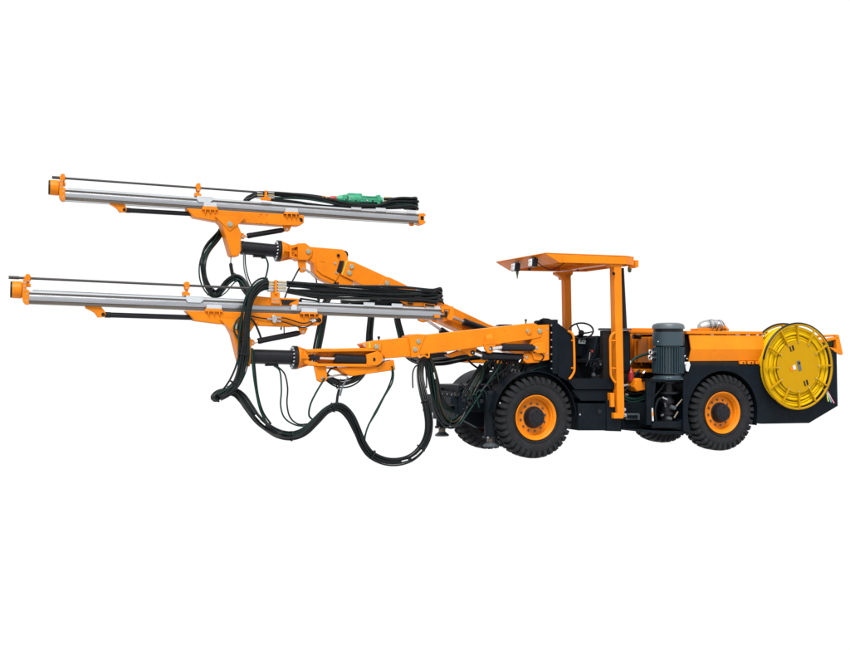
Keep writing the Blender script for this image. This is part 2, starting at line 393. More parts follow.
# cluster of small valves by the seat
for k in range(16):
    px = random.uniform(590, 602); py = random.uniform(360, 375); Y = random.uniform(-.62, -.5); p = P(px, py, Y); s = random.uniform(.012, .03)
    if k % 2: G().cyl(p, p + Vector((random.uniform(-.02, .02), -.02, .06)), s * .7, n=12).build('valve_fitting', [STEEL, CYLB, GREYB, BLACK][k % 4], cab)
    else: G().box(p, (s * 2, s * 2, s * 2.4)).build('valve_block', [BLACK, GREYB, CYLB][k % 3], cab, .004)
for k, (a, b) in enumerate((((592, 353), (586, 366)), ((590, 352), (589, 360)))):
    G().cyl(P(*a, -.45), P(*b, -.45), .008, n=10).build('control_lever', STEEL if k else CYLB, cab)
    G().lathe([(0, .006), (.012, .018), (.03, .018), (.04, .008)], P(*a, -.45), (0, 0, 1), 14).build('lever_knob', CYLB if k else RED, cab)
cplate('cabinet', [(603.5, 330.5), (614, 330.5), (614, 386), (603.5, 386)], -.60, -.50, PANEL)
cplate('cabinet_lid', [(603, 328), (631.8, 328.6), (631.8, 330.4), (603, 330.2)], -.62, -.48, GREYB)
cplate('cabinet', [(618, 330.6), (631, 330.8), (631, 372), (618, 372)], -.55, -.40, BLACK, bev=.03)

# ---- canopy
can = E('canopy', rig, (1.24, 0, 1.0))
YA, YB, ZT = -.90, .66, 2.755
xs0 = .13; xr = 1.44
g = G()
def skirt(y0, y1, name):
    # side fascia with diagonal front end and chamfered rear end
    pts = [(xs0, ZT), (xs0 + .22, ZT - .115), (xr - .20, ZT - .105), (xr - .05, ZT - .105), (xr - .05, ZT + .0), (xr - .2, ZT), ]
    G().ext([(x, y0, z) for x, z in pts], (0, y1 - y0, 0)).build(name, ORANGE, can, .004)
# roof sheet outline with chamfered rear corners, slightly crowned
XE = xr + .15
o_ = [(xs0, YA), (xr - .05, YA), (XE, YA + .12), (XE, YB - .12), (xr - .05, YB), (xs0, YB)]
G().ext([(x, y, ZT + .002) for x, y in o_], (0, 0, .012)).build('roof_sheet', ORANGE, can, .003)
skirt(YA + .003, YA + .015, 'side_fascia'); skirt(YB - .015, YB - .003, 'side_fascia')
G().ext([(xs0 + .004, YA + .018, ZT), (xs0 + .215, YA + .018, ZT - .112), (xs0 + .227, YA + .018, ZT - .112), (xs0 + .016, YA + .018, ZT)], (0, YB - YA - .036, 0)).build('front_visor', ORANGE, can, .002)
for (a, b) in (((xr - .05, YA), (XE, YA + .12)), ((XE, YA + .122), (XE, YB - .122)), ((XE, YB - .12), (xr - .05, YB))):
    a = Vector((*a, ZT)); b = Vector((*b, ZT)); d = (b - a).normalized(); nn = Vector((-d.y, d.x, 0)) * .012
    G().ext([a, b, b - Vector((0, 0, .105)), a - Vector((0, 0, .105))], nn).build('rear_fascia', ORANGE, can, .003)
for y in (-.45, 0, .3):
    G().b2((xs0 + .3, y - .02, ZT - .06), (xr - .02, y + .02, ZT - .002)).build('roof_rib', ORANGE, can, .004)
G().b2((xs0 + .26, YA + .02, ZT - .10), (xs0 + .29, YB - .02, ZT - .002)).build('roof_rib', ORANGE, can, .004)
G().b2((1.17, YA + .02, ZT - .10), (1.31, YB - .02, ZT - .002)).build('roof_rib', ORANGE, can, .004)
# seam strip
G().b2((xs0 + .26, YA - .004, ZT - .112), (xs0 + .275, YA + .002, ZT)).build('seam_strip', ORANGE, can, .001)
def post(top, bot, Y, wx, wy, name='post'):
    a = P(*top, Y); b = P(*bot, Y)
    M = (a - b); ux = Vector((1, 0, 0)) * wx / 2; uy = Vector((0, 1, 0)) * wy / 2
    G().ext([b - ux - uy, b + ux - uy, b + ux + uy, b - ux + uy], M).build(name, ORANGE, can, .008)
post((615.4, 263.5), (618.6, 417), -.80, .115, .13)
post((566.0, 273), (567.3, 345), .52, .105, .12)
G().plate([(609.5, 261.5), (623.8, 262.3), (623.8, 264.5), (621.5, 267), (611, 267), (609.5, 264)], -.86, -.74).build('post_head', ORANGE, can, .004)
G().plate([(556.5, 271.7), (573, 271.7), (573, 274), (570, 277), (569.5, 279.5), (562.4, 279.5), (562, 277), (556.5, 274)], .46, .58).build('post_head', ORANGE, can, .004)
G().plate([(610.5, 393), (614.4, 393), (614.9, 407), (610.8, 407)], -.85, -.70).build('post_foot', ORANGE, can, .005)
G().plate([(613.9, 413), (623.5, 413), (623.5, 418.5), (614.1, 418.5)], -.88, -.72).build('post_foot', ORANGE, can, .004)
inst(BOLT, 'bolt', can, P(624.5, 409.5, -.85), .03); inst(BOLT, 'bolt', can, P(625, 415, -.85), .03)
inst(BOLTD, 'bolt', can, P(613.6, 273.6, -.875), .03)
for px, py in ((612, 263.8), (621, 264.4)): inst(BOLT, 'bolt', can, P(px, py, -.862), .012)
G().cyl(P(622.3, 268, -.55), P(624.6, 329, -.55), .024, .036, n=14).build('lift_strut', CYLB, can)
G().plate([(635.5, 260), (638.7, 260.2), (638.7, 267), (635.5, 268)], -.60, -.40).build('rear_bracket', ORANGE, can, .004)
G().plate([(612, 262), (637, 263.8), (637, 265.4), (612, 263.8)], -.48, -.45).build('rear_bracket', ORANGE, can, .003)
# lamps under the visor
def lamp(px, py, Y, s=.105):
    c = P(px, py, Y); l = E('work_lamp', rig, c)
    M = Matrix.Rotation(R(-4), 3, 'Z') @ Matrix.Rotation(R(4), 3, 'Y')
    G().box(c, (s * .8, s * 1.15, s * 1.1), M).build('lamp_housing', CYLB, l, .012)
    G().box(c - Vector((s * .42, 0, 0)), (s * .12, s * 1.2, s * 1.15), M).build('lamp_bezel', GREYB, l, .006)
    G().box(c - Vector((s * .49, 0, 0)), (.010, s * 1.0, s * .95), M).build('lamp_lens', LENS, l, .004)
    for i in (-1, 1):
        for j in (-1, 1): G().lathe([(0, s * .2), (.006, s * .16), (.006, .0001)], c + Vector((-s * .55, i * s * .24, j * s * .23)), (-1, 0, 0), 14, cap=False).build('lamp_bulb', WHITE, l)
    G().tube([c + Vector((.0, -s * .62, 0)), c + Vector((.0, -s * .62, .07)), c + Vector((0, s * .62, .07)), c + Vector((0, s * .62, 0))], .006, 6).build('lamp_yoke', CYLB, l)
lamp(516.2, 267.2, .06); lamp(533.6, 262.8, -.50)
c = P(517.3, 273, .06)
G().lathe([(.05, .016), (.045, .022), (0, .020), (-.03, .012), (-.08, .006)], c, (0, 0, 1), 14).build('indicator_bulb', GDARK, can)
c = P(629.6, 269, -.42)
G().lathe([(.03, .012), (.025, .028), (-.03, .028), (-.05, .014)], c, (0, 0, 1), 16).build('indicator_bulb', GDARK, can)
G().tube(smooth(path([(537.5, 262.5, -.50), (544, 267, -.52), (551, 269.8, -.55), (557, 267.5, -.6), (562, 264.5, -.7), (567, 261.5, -.8)]), 6), .006, 8).build('lamp_cable', HOSE, can)
for px, py, Y in ((529, 269.5, -.1), (577.5, 269.8, .3)): G().lathe([(0, .02), (.02, .02), (.03, .01)], P(px, py, Y), (0, -1, 0), 12).build('cable_grommet', CYLB, can)

# ---- rear body
rb = E('rear_body', rig, (3.2, 0, .45))
# side panel with wheel arch
def arch(px, Y, x, r, a0, a1, n=26):
    out = []
    for k in range(n + 1):
        a = R(a0 + (a1 - a0) * k / n); out.append(Vector((x + r * math.cos(a), Y, RD + r * math.sin(a))))
    return out
def sidepanel(Y, t, name):
    p = [P(691.5, 365.5, -.9), P(684, 378, -.9), P(684, 431, -.9), P(692, 433, -.9)]
    p2 = [P(762, 424, -.9), P(810, 423.2, -.9), P(838.7, 406, -.9), P(837.6, 353, -.9), P(830, 347, -.9), P(812, 350, -.9), P(800, 366, -.9)]
    pts = [Vector((v.x, Y, v.z)) for v in p] + arch(None, Y, XR, .605, 198, -16) + [Vector((v.x, Y, v.z)) for v in p2]
    G().ext(pts, (0, t, 0)).build(name, BLACK, rb, .006)
sidepanel(-.885, .03, 'side_panel'); sidepanel(.855, .03, 'side_panel')
a_ = P(692, 370, -.9); b_ = P(838, 353, -.9)
G().ext(arch(None, -.86, XR, .64, 200, -18) + arch(None, -.86, XR, .605, 200, -18)[::-1], (0, .5, 0)).build('wheel_arch', BLACK, rb)
G().ext(arch(None, .40, XR, .64, 200, -18) + arch(None, .40, XR, .605, 200, -18)[::-1], (0, .45, 0)).build('wheel_arch', BLACK, rb)
zt = P(730, 364.5, -.9).z
cbox('body_core', (2.75, -.85, 1.17), (3.75, .85, zt - .03), par=rb)
cbox('body_core', (3.72, -.60, .5), (4.9, .85, zt - .1), par=rb)
XT = P(838.2, 380, -.9).x
G().b2((XT - .045, -.85, P(838, 404, -.9).z), (XT - .012, .85, P(838, 355, -.9).z)).build('tail_plate', BLACK, rb, .006)
G().plate([(691, 361.5), (764, 361.5), (764, 366), (691, 366)], -.84, -.80).build('deck_edge', PANEL, rb, .004)
for k in range(3):
    G().plate([(740 + k * 8, 361.2), (746 + k * 8, 361.2), (746 + k * 8, 364.2), (740 + k * 8, 364.2)], -.87, -.82).build('orange_valve', ORANGE, rb, .004)
    if k < 2: G().cyl(P(743.5 + k * 8, 362.8, -.88), P(743.5 + k * 8, 362.8, -.86), .012, n=10).build('valve_port', CYLB, rb)
# hood: folded side sheet and lid
hood = E('hood', rig, P(728, 361, -.5))
pr = [(-.835, 361), (-.872, 349.2), (-.79, 335.6), (-.775, 335.0)]
def hx(px, py): return P(px, py, -.86)
prof = [(hx(728, py).z, y) for y, py in pr]
xl0, xl1 = hx(690.0, 361).x, hx(692.5, 336).x; xr0, xr1 = hx(764, 361).x, hx(766, 336).x
g = G(); v = []
for i, (z, y) in enumerate(prof):
    f = i / (len(prof) - 1); f = [0, .45, 1, 1][i]
    v.append([Vector((xl0 + (xl1 - xl0) * f, y, z)), Vector((xr0 + (xr1 - xr0) * f, y, z))])
lay = [p for pr_ in v for p in pr_]
fs = [(2 * i, 2 * i + 1, 2 * i + 3, 2 * i + 2) for i in range(len(prof) - 1)]
nb = len(lay); lay2 = lay + [p + Vector((0, .03, 0)) for p in lay]
ed = [(0, 1)] + [(2 * i + 1, 2 * i + 3) for i in range(3)] + [(7, 6)] + [(2 * i + 2, 2 * i) for i in range(2, -1, -1)]
fs2 = fs + [tuple(x + nb for x in reversed(q)) for q in fs] + [(a, b, b + nb, a + nb) for a, b in ed]
g.add(lay2, fs2).build('hood_side', ORANGE, hood, .004)
zl = hx(728, 334.2).z
G().b2((xl1 - .05, -.80, zl), (xr1 - .01, .84, zl + .045)).build('hood_lid', ORANGE, hood, .008)
G().b2((xl1 - .02, -.70, zl - .40), (xr1 - .06, .80, zl - .03)).build('hood_inner_box', PANEL, hood, .006)
G().b2((xl1 - .06, -.42, zl - .42), (xl1 - .03, .80, zl - .03)).build('hood_front', ORANGE, hood, .006)
for yy in (-.2, .15, .5): G().b2((xl1 - .085, yy - .02, zl - .40), (xl1 - .061, yy + .02, zl - .05)).build('front_stiffener', ORANGE, hood, .003)
G().b2((xl1, .82, zl - .40), (xr1 - .04, .85, zl)).build('hood_side', ORANGE, hood, .004)
for k in range(9):
    px = 696 + k * 8 + random.uniform(-2, 2)
    G().plate([(px, 333.6), (px + random.uniform(2, 5), 333.6), (px + 4, 335.4), (px, 335.4)], -.77, -.72).build('hinge_piece', [CYLB, ORANGE, STEEL][k % 3], hood, .003)
# orange frame behind the motor
zz0, zz1 = P(640, 365, .3).z, P(640, 331.5, .3).z
xo0, xo1 = P(628, 350, .6).x, P(690, 350, .2).x
bf = E('rear_bulkhead', rig, (xo0, .3, zz0))
G().b2((xo0, .60, zz0 - .4), (xo1, .64, zz1 + .06)).build('bulkhead_panel', ORANGE, bf, .006)
G().plate([(631, 331), (655, 331), (655, 333), (631, 333)], -.1, .6).build('top_frame', ORANGE, bf, .005)
G().plate([(634, 369), (652, 369), (652, 372.5), (634, 372.5)], -.2, -.12).build('cross_bar', ORANGE, bf, .005)
G().plate([(636, 379.5), (639, 378), (645.5, 380), (645.5, 390), (637, 391.5), (634, 387)], -.62, -.40).build('orange_bracket', ORANGE, bf, .012)
G().cyl(P(633, 336.5, .4), P(654, 337.2, .4), .035, n=14).build('pipe', CYLB, bf)
G().plate([(642, 334), (645, 334), (645, 366), (642, 366)], .52, .58).build('upright', ORANGE, bf, .005)
cplate('battery_box', [(627, 372), (640, 372), (640, 380), (627, 380)], .1, .4, BLACK, bf)
G().lathe([(0, .034), (.02, .045), (.13, .045), (.16, .024), (.2, .02)], P(630.8, 381.5, -.5), (0, 0, 1), 20).build('red_canister', RED, bf)
# articulation gap clutter
cplate('hinge_bracket', [(621, 395), (648, 395), (648, 401), (621, 401)], -.35, .3, BLACK, ch)
cplate('lower_bracket', [(622, 402), (648, 402), (648, 428), (622, 428)], -.55, .4, BLACK, ch)
cplate('latch_box', [(626, 413.5), (640, 413.5), (640, 420), (626, 420)], -.62, -.55, GREYB, ch)
cplate('latch_box', [(628, 415.2), (638, 415.2), (638, 418.2), (628, 418.2)], -.64, -.62, BLACK, ch)
cplate('skid_plate', [(623, 428.5), (663, 431), (691, 431), (691, 434), (663, 434), (623, 430)], -.84, .3, BLACK, ch)

# ---- electric motor and pump
mo = E('electric_motor', rig, P(668, 380, -.62))
mc = P(668.2, 350, -.66); mX, mY = mc.x, mc.y; mz = lambda py: P(668.2, py, -.66).z
mr_ = .225
G().cyl((mX, mY, mz(374)), (mX, mY, mz(331)), mr_ - .045, n=48).build('stator_body', MOTOR, mo)
G().cyl((mX, mY, mz(346)), (mX, mY, mz(332.2)), mr_, n=48, ch=.006).build('fan_shroud', MOTOR, mo)
G().cyl((mX, mY, mz(332.4)), (mX, mY, mz(328.6)), mr_ - .012, n=48).build('shroud_gap', CYLB, mo)
G().lathe([(0, mr_ + .006), (.032, mr_ + .006), (.065, mr_ - .012), (.085, mr_ - .07), (.088, .0001)], (mX, mY, mz(328.8)), (0, 0, 1), 48, cap=False).build('rain_cap', CAP, mo)
for k in range(36):
    a = 2 * math.pi * k / 36; d = Vector((math.cos(a), math.sin(a), 0))
    M = Matrix.Rotation(a, 3, 'Z')
    G().box(Vector((mX, mY, (mz(347) + mz(373)) / 2)) + d * (mr_ - .025), (.06, .009, mz(347) - mz(373)), M).build('cooling_fin', MOTOR, mo)
G().lathe([(0, mr_ + .02), (.02, mr_ + .02), (.03, mr_ - .01), (.05, mr_ - .02), (.06, mr_ - .02)], (mX, mY, mz(379.5)), (0, 0, 1), 48).build('motor_flange', MOTOR, mo)
for k in range(8):
    a = 2 * math.pi * (k + .3) / 8
    inst(BOLTD, 'bolt', mo, (mX + (mr_ + .0) * math.cos(a), mY + (mr_ + .0) * math.sin(a), mz(379.5) + .02), .022, (0, 0, 1))
for px, py, dx in ((650.4, 352, 0), (649.8, 357.6, 0), (685.8, 357.5, 0)):
    c = P(px, py, -.70)
    G().tube([c + Vector((.028 * math.cos(a), -.005, .028 * math.sin(a))) for a in [2 * math.pi * k / 20 for k in range(20)]], .009, 8, closed=True).build('lifting_eye', STEEL, mo)
    G().cyl(c, Vector((mX, mY, c.z)), .014, n=10).build('eye_shank', STEEL, mo)
G().cyl(P(658.2, 341.5, -.9) , P(658.2, 341.5, -.84), .008, n=10).build('screw', WHITE, mo)
G().plate([(682.6, 337), (684.4, 337), (684.4, 343), (682.6, 343)], -.70, -.55).build('name_plate', WHITE, mo)
G().plate([(686.5, 363), (689.5, 361.5), (690.4, 365), (688.5, 371.5), (686.5, 371), (685.8, 366.5)], -.93, -.915).build('paper_tag', WHITE, mo)
G().plate([(685.5, 334), (691.5, 334), (690.5, 361), (686, 361)], -.55, -.45).build('terminal_box', CYLB, mo, .006)
# pump below, in a framed bay
G().lathe([(0, .10), (.02, .16), (.05, .16), (.05, .09), (.17, .075), (.17, .13), (.20, .13), (.2, .09)], (mX, mY, mz(395)), (0, 0, 1), 28).build('coupling', CYLB, mo)
G().lathe([(0, .07), (.01, .09), (.14, .09), (.14, .11), (.18, .11), (.18, .08), (.30, .08), (.3, .11), (.33, .11), (.42, .07)], (mX - .02, mY, mz(424)), (0, 0, 1), 24).build('pump', CYLB, mo)
for (a, b, m, r) in (((662.5, 397.4), (667, 399.4), STEEL, .015), ((676, 406.6), (681.4, 400.4), TAUPE, .015), ((674, 418), (678, 411.6), TAUPE, .015), ((670.6, 406.6), (675, 408.4), GREYB, .03), ((661, 416), (663.6, 414.6), GREYB, .016), ((681, 401), (684, 398), BRASS, .012), ((667, 418), (671, 419), GREYB, .026), ((664.8, 403), (665.6, 407), GREYB, .014)):
    G().cyl(P(*a, -.80), P(*b, -.80), r, n=12, ch=.003).build('hose_fitting', m, mo)
G().plate([(646.5, 381), (651.5, 381), (651.5, 425), (646.5, 425)], -.84, -.80).build('bay_post', BLACK, mo, .005)
G().plate([(646.5, 381), (691, 381), (691, 427), (646.5, 427)], -.30, -.26).build('bay_back', BLACK, mo, .005)
G().plate([(652, 424.5), (655, 421.5), (680, 421.5), (684, 419), (684, 428), (652, 428)], -.84, -.30).build('bay_floor', BLACK, mo, .006)
G().plate([(650, 379.6), (686, 379.6), (686, 382.0), (650, 382.0)], -.84, -.40).build('bay_top', BLACK, mo, .005)
G().plate([(651.5, 382), (656, 382), (652.5, 421), (651.5, 424)], -.83, -.80).build('bay_gusset', BLACK, mo, .003)
G().plate([(652, 408), (653, 408), (653.8, 421), (652.4, 421)], -.86, -.845).build('white_label', WHITE, mo)
G().plate([(652.4, 412), (653.4, 412), (653.7, 416), (652.6, 416)], -.863, -.861).build('orange_label', ORANGE, mo)

# ---- pipes and boxes on top of the hood
tp = E('exhaust_assembly', rig, P(712, 329, .5))
G().lathe([(0, .06), (.04, .085), (.10, .10), (.24, .11), (.28, .08)], P(699.5, 327.4, .5), (1, 0, .12), 24).build('muffler', STEEL, tp)
for k in range(3):
    c = P(709.5 + k * 3.5, 326, .45)
    G().tube([c + Vector((.02 * k, .09 * math.cos(a), .09 * math.sin(a))) for a in [2 * math.pi * j / 24 for j in range(24)]], .016, 8, closed=True).build('corrugated_pipe', STEEL, tp)
G().tube(smooth(path([(716, 326, .45), (718, 321, .45), (721, 320.6, .45), (724, 324, .45), (726, 329, .45)]), 6), .012, 8).build('bent_pipe', STEEL, tp)
G().lathe([(0, .06), (.12, .06), (.14, .04)], P(719, 327.5, .5), (1, 0, 0), 20).build('filter_can', WHITE, tp)
G().plate([(698, 328.4), (729, 328.4), (729, 331), (698, 331)], .4, .6).build('pipe_bracket', ORANGE, tp, .004)
G().plate([(721, 325.4), (726, 325.6), (727, 328.6), (721, 328.6)], .38, .42).build('pipe_bracket', ORANGE, tp, .004)

# ---- cable reel
rc = P(798.3, 366.7, -1.0); RR = .632
reel = E('cable_reel', rig, (rc.x, -.8, rc.z - RR))
X0, Z0 = rc.x, rc.z
def ring(rad, Y, r, n=64): return [Vector((X0 + rad * math.cos(a), Y, Z0 + rad * math.sin(a))) for a in [2 * math.pi * k / n for k in range(n)]]
G().tube(ring(RR - .012, -1.0, .016), .017, 10, closed=True).build('outer_ring', YELLOW, reel)
G().tube(ring(RR - .012, -.68, .016), .017, 10, closed=True).build('inner_ring', YELLOW, reel)
for Y, s in ((-1.0, 1), (-.68, 1)):
    pts = [Vector((X0 + (RR + .006) * math.cos(a), Y, Z0 + (RR + .006) * math.sin(a))) for a in [R(36 + 134 * k / 40) for k in range(41)]]
    G().tube(pts, .017, 10).build('rubber_edge', HOSE, reel)
pts = [Vector((X0 + (RR + .004) * math.cos(a), -1.0, Z0 + (RR + .004) * math.sin(a))) for a in [R(-48 + 72 * k / 30) for k in range(31)]]
G().tube(pts, .015, 10).build('rubber_edge', HOSE, reel)
G().cyl((X0, -1.0, Z0), (X0, -.985, Z0), .388, n=64, ch=.003).build('disc', YELLOW, reel)
G().cyl((X0, -.985, Z0), (X0, -.68, Z0), .36, n=48).build('drum', YELLOW, reel)
G().cyl((X0, -.70, Z0), (X0, -.45, Z0), .10, n=24).build('reel_axle', BLACK, reel)
for k in range(12):
    a = R(90 + 30 * k + 1.5); d = Vector((math.cos(a), 0, math.sin(a))); e = Vector((-math.sin(a), 0, math.cos(a)))
    for Y in (-1.003, -.68):
        p0 = Vector((X0, Y, Z0)) + d * .37; p1 = Vector((X0, Y, Z0)) + d * (RR - .012)
        M = Matrix((d, Vector((0, 1, 0)), e)).transposed()
        G().box((p0 + p1) / 2, ((p1 - p0).length, .034, .024), M).build('spoke', YELLOW, reel, .004)
# wound cable, layer by layer
nl = 0
for i, rad in enumerate((.394, .440, .486, .530, .572)):
    for j in range(7):
        if i == 4 and j in (1, 5): continue
        Y = -.955 + j * .041 + (.02 if i % 2 else 0)
        wob = random.uniform(0, 6)
        pts = [Vector((X0 + (rad + .004 * math.sin(3 * a + wob)) * math.cos(a), Y + .006 * math.sin(2 * a + wob), Z0 + (rad + .004 * math.sin(3 * a + wob)) * math.sin(a))) for a in [2 * math.pi * k / 60 for k in range(60)]]
        G().tube(pts, .0215, 8, closed=True).build('cable_turn', CABLE, reel)
def reelplate(name, dx, dz, w_, h_, tilt, m, Y=-1.0):
    M = Matrix.Rotation(R(tilt), 3, 'Y')
    return G().box((X0 + dx, Y - .003, Z0 + dz), (w_, .006, h_), M).build(name, m, reel, .001)
reelplate('name_plate', .015, .015, .055, .15, -16, CAP)
reelplate('name_plate', .012, .055, .035, .03, -16, CYLB, -1.0075)
reelplate('warning_label', -.125, -.03, .05, .065, -16, ORANGE); reelplate('warning_label', -.075, -.01, .05, .065, -16, WHITE)
for dx, dz in ((-.12, .27), (.14, -.24)):
    reelplate('slot', dx, dz, .075, .075, -18, PANEL)
    reelplate('slot_bar', dx - .01, dz, .018, .078, -18, YELLOW, -1.004)
for k in range(12):
    a = R(90 + 30 * k + 1.5); inst(BOLT, 'bolt', reel, (X0 + .365 * math.cos(a), -1.016, Z0 + .365 * math.sin(a)), .013)
for m, off in ((PINK, 0), (CYAN, -2), (LIME, -4)):
    G().tube(smooth(path([(826 + off * .6, 389, -.95), (829 + off * .5, 394, -.96), (831.5 + off, 399 - abs(off) * .3, -.97), (834 + off * 1.4, 403 - abs(off) * .4, -.97)]), 5), .009, 6).build('loose_wire', m, reel)
# tail light guard
tg = E('tail_guard', rig, P(830, 350, -.8))
for px in ([(817.5, 343.5), (819, 340), (838, 336.5), (838, 339), (821, 343)], [(817.5, 345), (838, 348.6), (843, 353.5), (842.5, 355), (836, 352.3), (817.5, 349.5)], [(836, 334.8), (839, 334.8), (843.2, 354), (840, 352), (836.5, 348)]):
    G().plate(px, -.84, -.78).build('guard_bar', ORANGE, tg, .005)
G().plate([(818, 341), (837, 338.4), (837, 350), (818, 347)], -.70, -.67).build('guard_back', PANEL, tg, .004)
G().plate([(819, 335.6), (838, 334.4), (838, 336.2), (819, 337.6)], -.775, -.3).build('guard_bar', ORANGE, tg, .005)
G().plate([(823, 341.5), (832, 341.0), (832, 346), (823, 345.5)], -.74, -.70).build('tail_lamp', GDARK, tg, .006)

# ---------------------------------------------------------------- booms and feeds
def section_sweep(g, F, Rr, sec):
    F = Vector(F); a = (Vector(Rr) - F); u = a.normalized(); up = Vector((-u.z, 0, u.x)); up = up if up.z > 0 else -up
    return g.ext([F + Vector((0, y, 0)) + up * h for y, h in sec], a)
def beamsec(w=.085, H=.135):
    half = [(.05, 0), (w * .86, 0), (w * .86, -.030)]
    for k in range(9):
        a = R(90 - 22.5 * k); half.append((w * .84 + w * .16 * math.cos(a) ** .8 if math.cos(a) > 0 else w * .84, -.068 + .036 * math.sin(a)))
    half += [(w * .8, -.108), (w * .8, -H)]
    return half + [(-y, h) for y, h in reversed(half)]

def feed(Y, d, drill):
    fd = E('feed', rig, P(*d['leg_pin'], Y))
    F = P(*d['F'], Y); Rr = P(*d['R'], Y)
    u = (Rr - F).normalized(); up = Vector((-u.z, 0, u.x)); up = up if up.z > 0 else -up
    L_ = (Rr - F).length
    section_sweep(G(), F, Rr, beamsec()).build('feed_beam', ALU, fd, .003)
    def at(px, py, dy=0): p = P(px, py, Y); p.y += dy; return p
    def S(px, py): p = P(px, py, Y) - F; return p.dot(u), p.dot(up)
    def lp(s, h, y=0): return F + u * s + up * h + Vector((0, y, 0))
    def lext(name, pts, y0, y1, m, bev=.004):
        return G().ext([lp(s, h, y0) for s, h in pts], (0, y1 - y0, 0)).build(name, m, fd, bev)
    # thin wear rails along the top edges
    for sy in (-1, 1): section_sweep(G(), lp(.02, 0), lp(L_ - .02, 0), [(sy * .045, .012), (sy * .092, .012), (sy * .092, -.010), (sy * .0735, -.010), (sy * .0735, .001), (sy * .045, .001)]).build('slide_rail', PAD, fd)
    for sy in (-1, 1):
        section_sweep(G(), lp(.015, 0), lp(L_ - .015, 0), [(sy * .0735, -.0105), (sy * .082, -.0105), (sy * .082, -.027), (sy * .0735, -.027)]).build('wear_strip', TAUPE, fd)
        section_sweep(G(), lp(.015, 0), lp(L_ - .015, 0), [(sy * .0685, -.1065), (sy * .084, -.1065), (sy * .080, -.137), (sy * .0685, -.137)]).build('wear_strip', TAUPE, fd)  # lower lip: reflection of the ground put into its brown colour
    # front head: stop drum, bracket, rod guide
    s0 = -.01
    G().lathe([(0, .088), (.008, .095), (.02, .095)], lp(-.19, .02), u, 36).build('rubber_stop', HOSE, fd, .003)
    G().lathe([(0, .094), (.01, .098), (.10, .098), (.108, .08), (.13, .08)], lp(-.170, .02), u, 36).build('stop_drum', ORANGE, fd)
    lext('front_bracket', [(-.055, .145), (-.015, .145), (-.015, .03), (-.005, .018), (.012, .018), (.012, -.145), (-.025, -.145), (-.05, -.115), (-.062, -.06), (-.06, .08)], -.09, .09, ORANGE)
    for s, h in ((-.035, .1), (-.045, .02), (-.012, -.03), (-.012, -.10), (-.04, .06)): inst(BOLT, 'bolt', fd, lp(s, h, -.09), .012)
    rodF = at(*d['rod0']); rodR = at(*d['rod1'])
    G().cyl(rodF, rodR, .0145, n=14).build('drill_rod', ROD, fd)
    G().cyl(rodF, rodF + (rodR - rodF).normalized() * .11, .019, n=14, ch=.002).build('rod_sleeve', ROD, fd)
    def guide(px, py_top, py_bot, wd=.05):
        s, h0 = S(px, py_bot); _, h1 = S(px, py_top); h0 = .043 if s > .3 else h0
        sr = s / L_; rp = rodF + (rodR - rodF) * ((lp(s, 0) - rodF).dot(u) / (rodR - rodF).dot(u)); hr = (rp - F).dot(up)
        for y0, y1 in ((-.045, -.018), (.018, .045)):
            lext('guide_jaw', [(s - wd * .5, hr - .05), (s + wd * .5, hr - .05), (s + wd * .5, h1 - .01), (s + wd * .3, h1), (s - wd * .3, h1), (s - wd * .5, h1 - .01)], y0, y1, ORANGE)
        lext('guide_post', [(s - wd * .32, h0), (s + wd * .32, h0), (s + wd * .32, hr - .02), (s - wd * .32, hr - .02)], -.03, .03, ORANGE)
        lext('guide_foot', [(s - wd * .9, h0 - .01), (s + wd * .7, h0 - .01), (s + wd * .7, h0 + .025), (s - wd * .9, h0 + .04)], -.06, .06, ORANGE)
        G().cyl(rp - u * .035, rp + u * .035, .026, n=20).build('guide_bush', ORANGE, fd)
        inst(BOLT, 'bolt', fd, lp(s, hr - .033, -.045), .012)
    guide(*d['g0']); guide(*d['g1'])
    # carriage plate under the mid guide
    s, _ = S(*d['car'])
    lext('carriage_pad', [(s, .018), (s + .21, .018), (s + .21, -.012), (s + .17, -.05), (s + .02, -.05), (s, -.02)], -.102, -.09, PAD, .003)
    lext('carriage_pad', [(s, .018), (s + .21, .018), (s + .21, .032), (s, .032)], -.10, .10, PAD, .004)
    # wire rope over the beam
    G().tube([lp(.05, .022, -.02), lp(L_ * .5, .018, -.02), lp(L_ - .1, .022, -.02)], .005, 6).build('wire_rope', STEEL, fd)
    # pads along the rear half
    for px in d['pads']:
        s, _ = S(px, d['F'][1]); 
        lext('slide_pad', [(s, .045), (s + .15, .045), (s + .15, -.005), (s, -.005)], -.10, -.088, PAD, .004)
    # rear cap
    lext('rear_cap', [(L_ - .01, .005), (L_ + .07, .015), (L_ + .10, -.01), (L_ + .075, -.03), (L_ + .075, -.09), (L_ + .10, -.12), (L_ + .05, -.155), (L_ - .01, -.14)], -.09, .09, ORANGE)
    lext('cap_window', [(L_ + .015, -.03), (L_ + .06, -.03), (L_ + .06, -.085), (L_ + .015, -.085)], -.094, -.088, PANEL, .001)
    lext('cap_lug', [(L_ - .13, -.136), (L_ - .06, -.136), (L_ - .065, -.17), (L_ - .11, -.17)], -.03, .03, ORANGE)
    # lug and feed cylinder
    G().plate(d['lug'], Y - .05, Y + .05).build('cylinder_lug', ORANGE, fd, .006)
    inst(BOLTD, 'pin', fd, P(*d['lugpin'], Y - .052), .026)
    a, b = at(*d['fc'][0]), at(*d['fc'][1])
    G().cyl(a, b, .031, n=24, ch=.003).cyl(a, a + (b - a).normalized() * .07, .034, n=24, ch=.003).build('feed_cylinder', CYLB, fd)
    # cradle
    G().plate(d['cradle'], Y - .10, Y + .10).build('cradle', ORANGE, fd, .008)
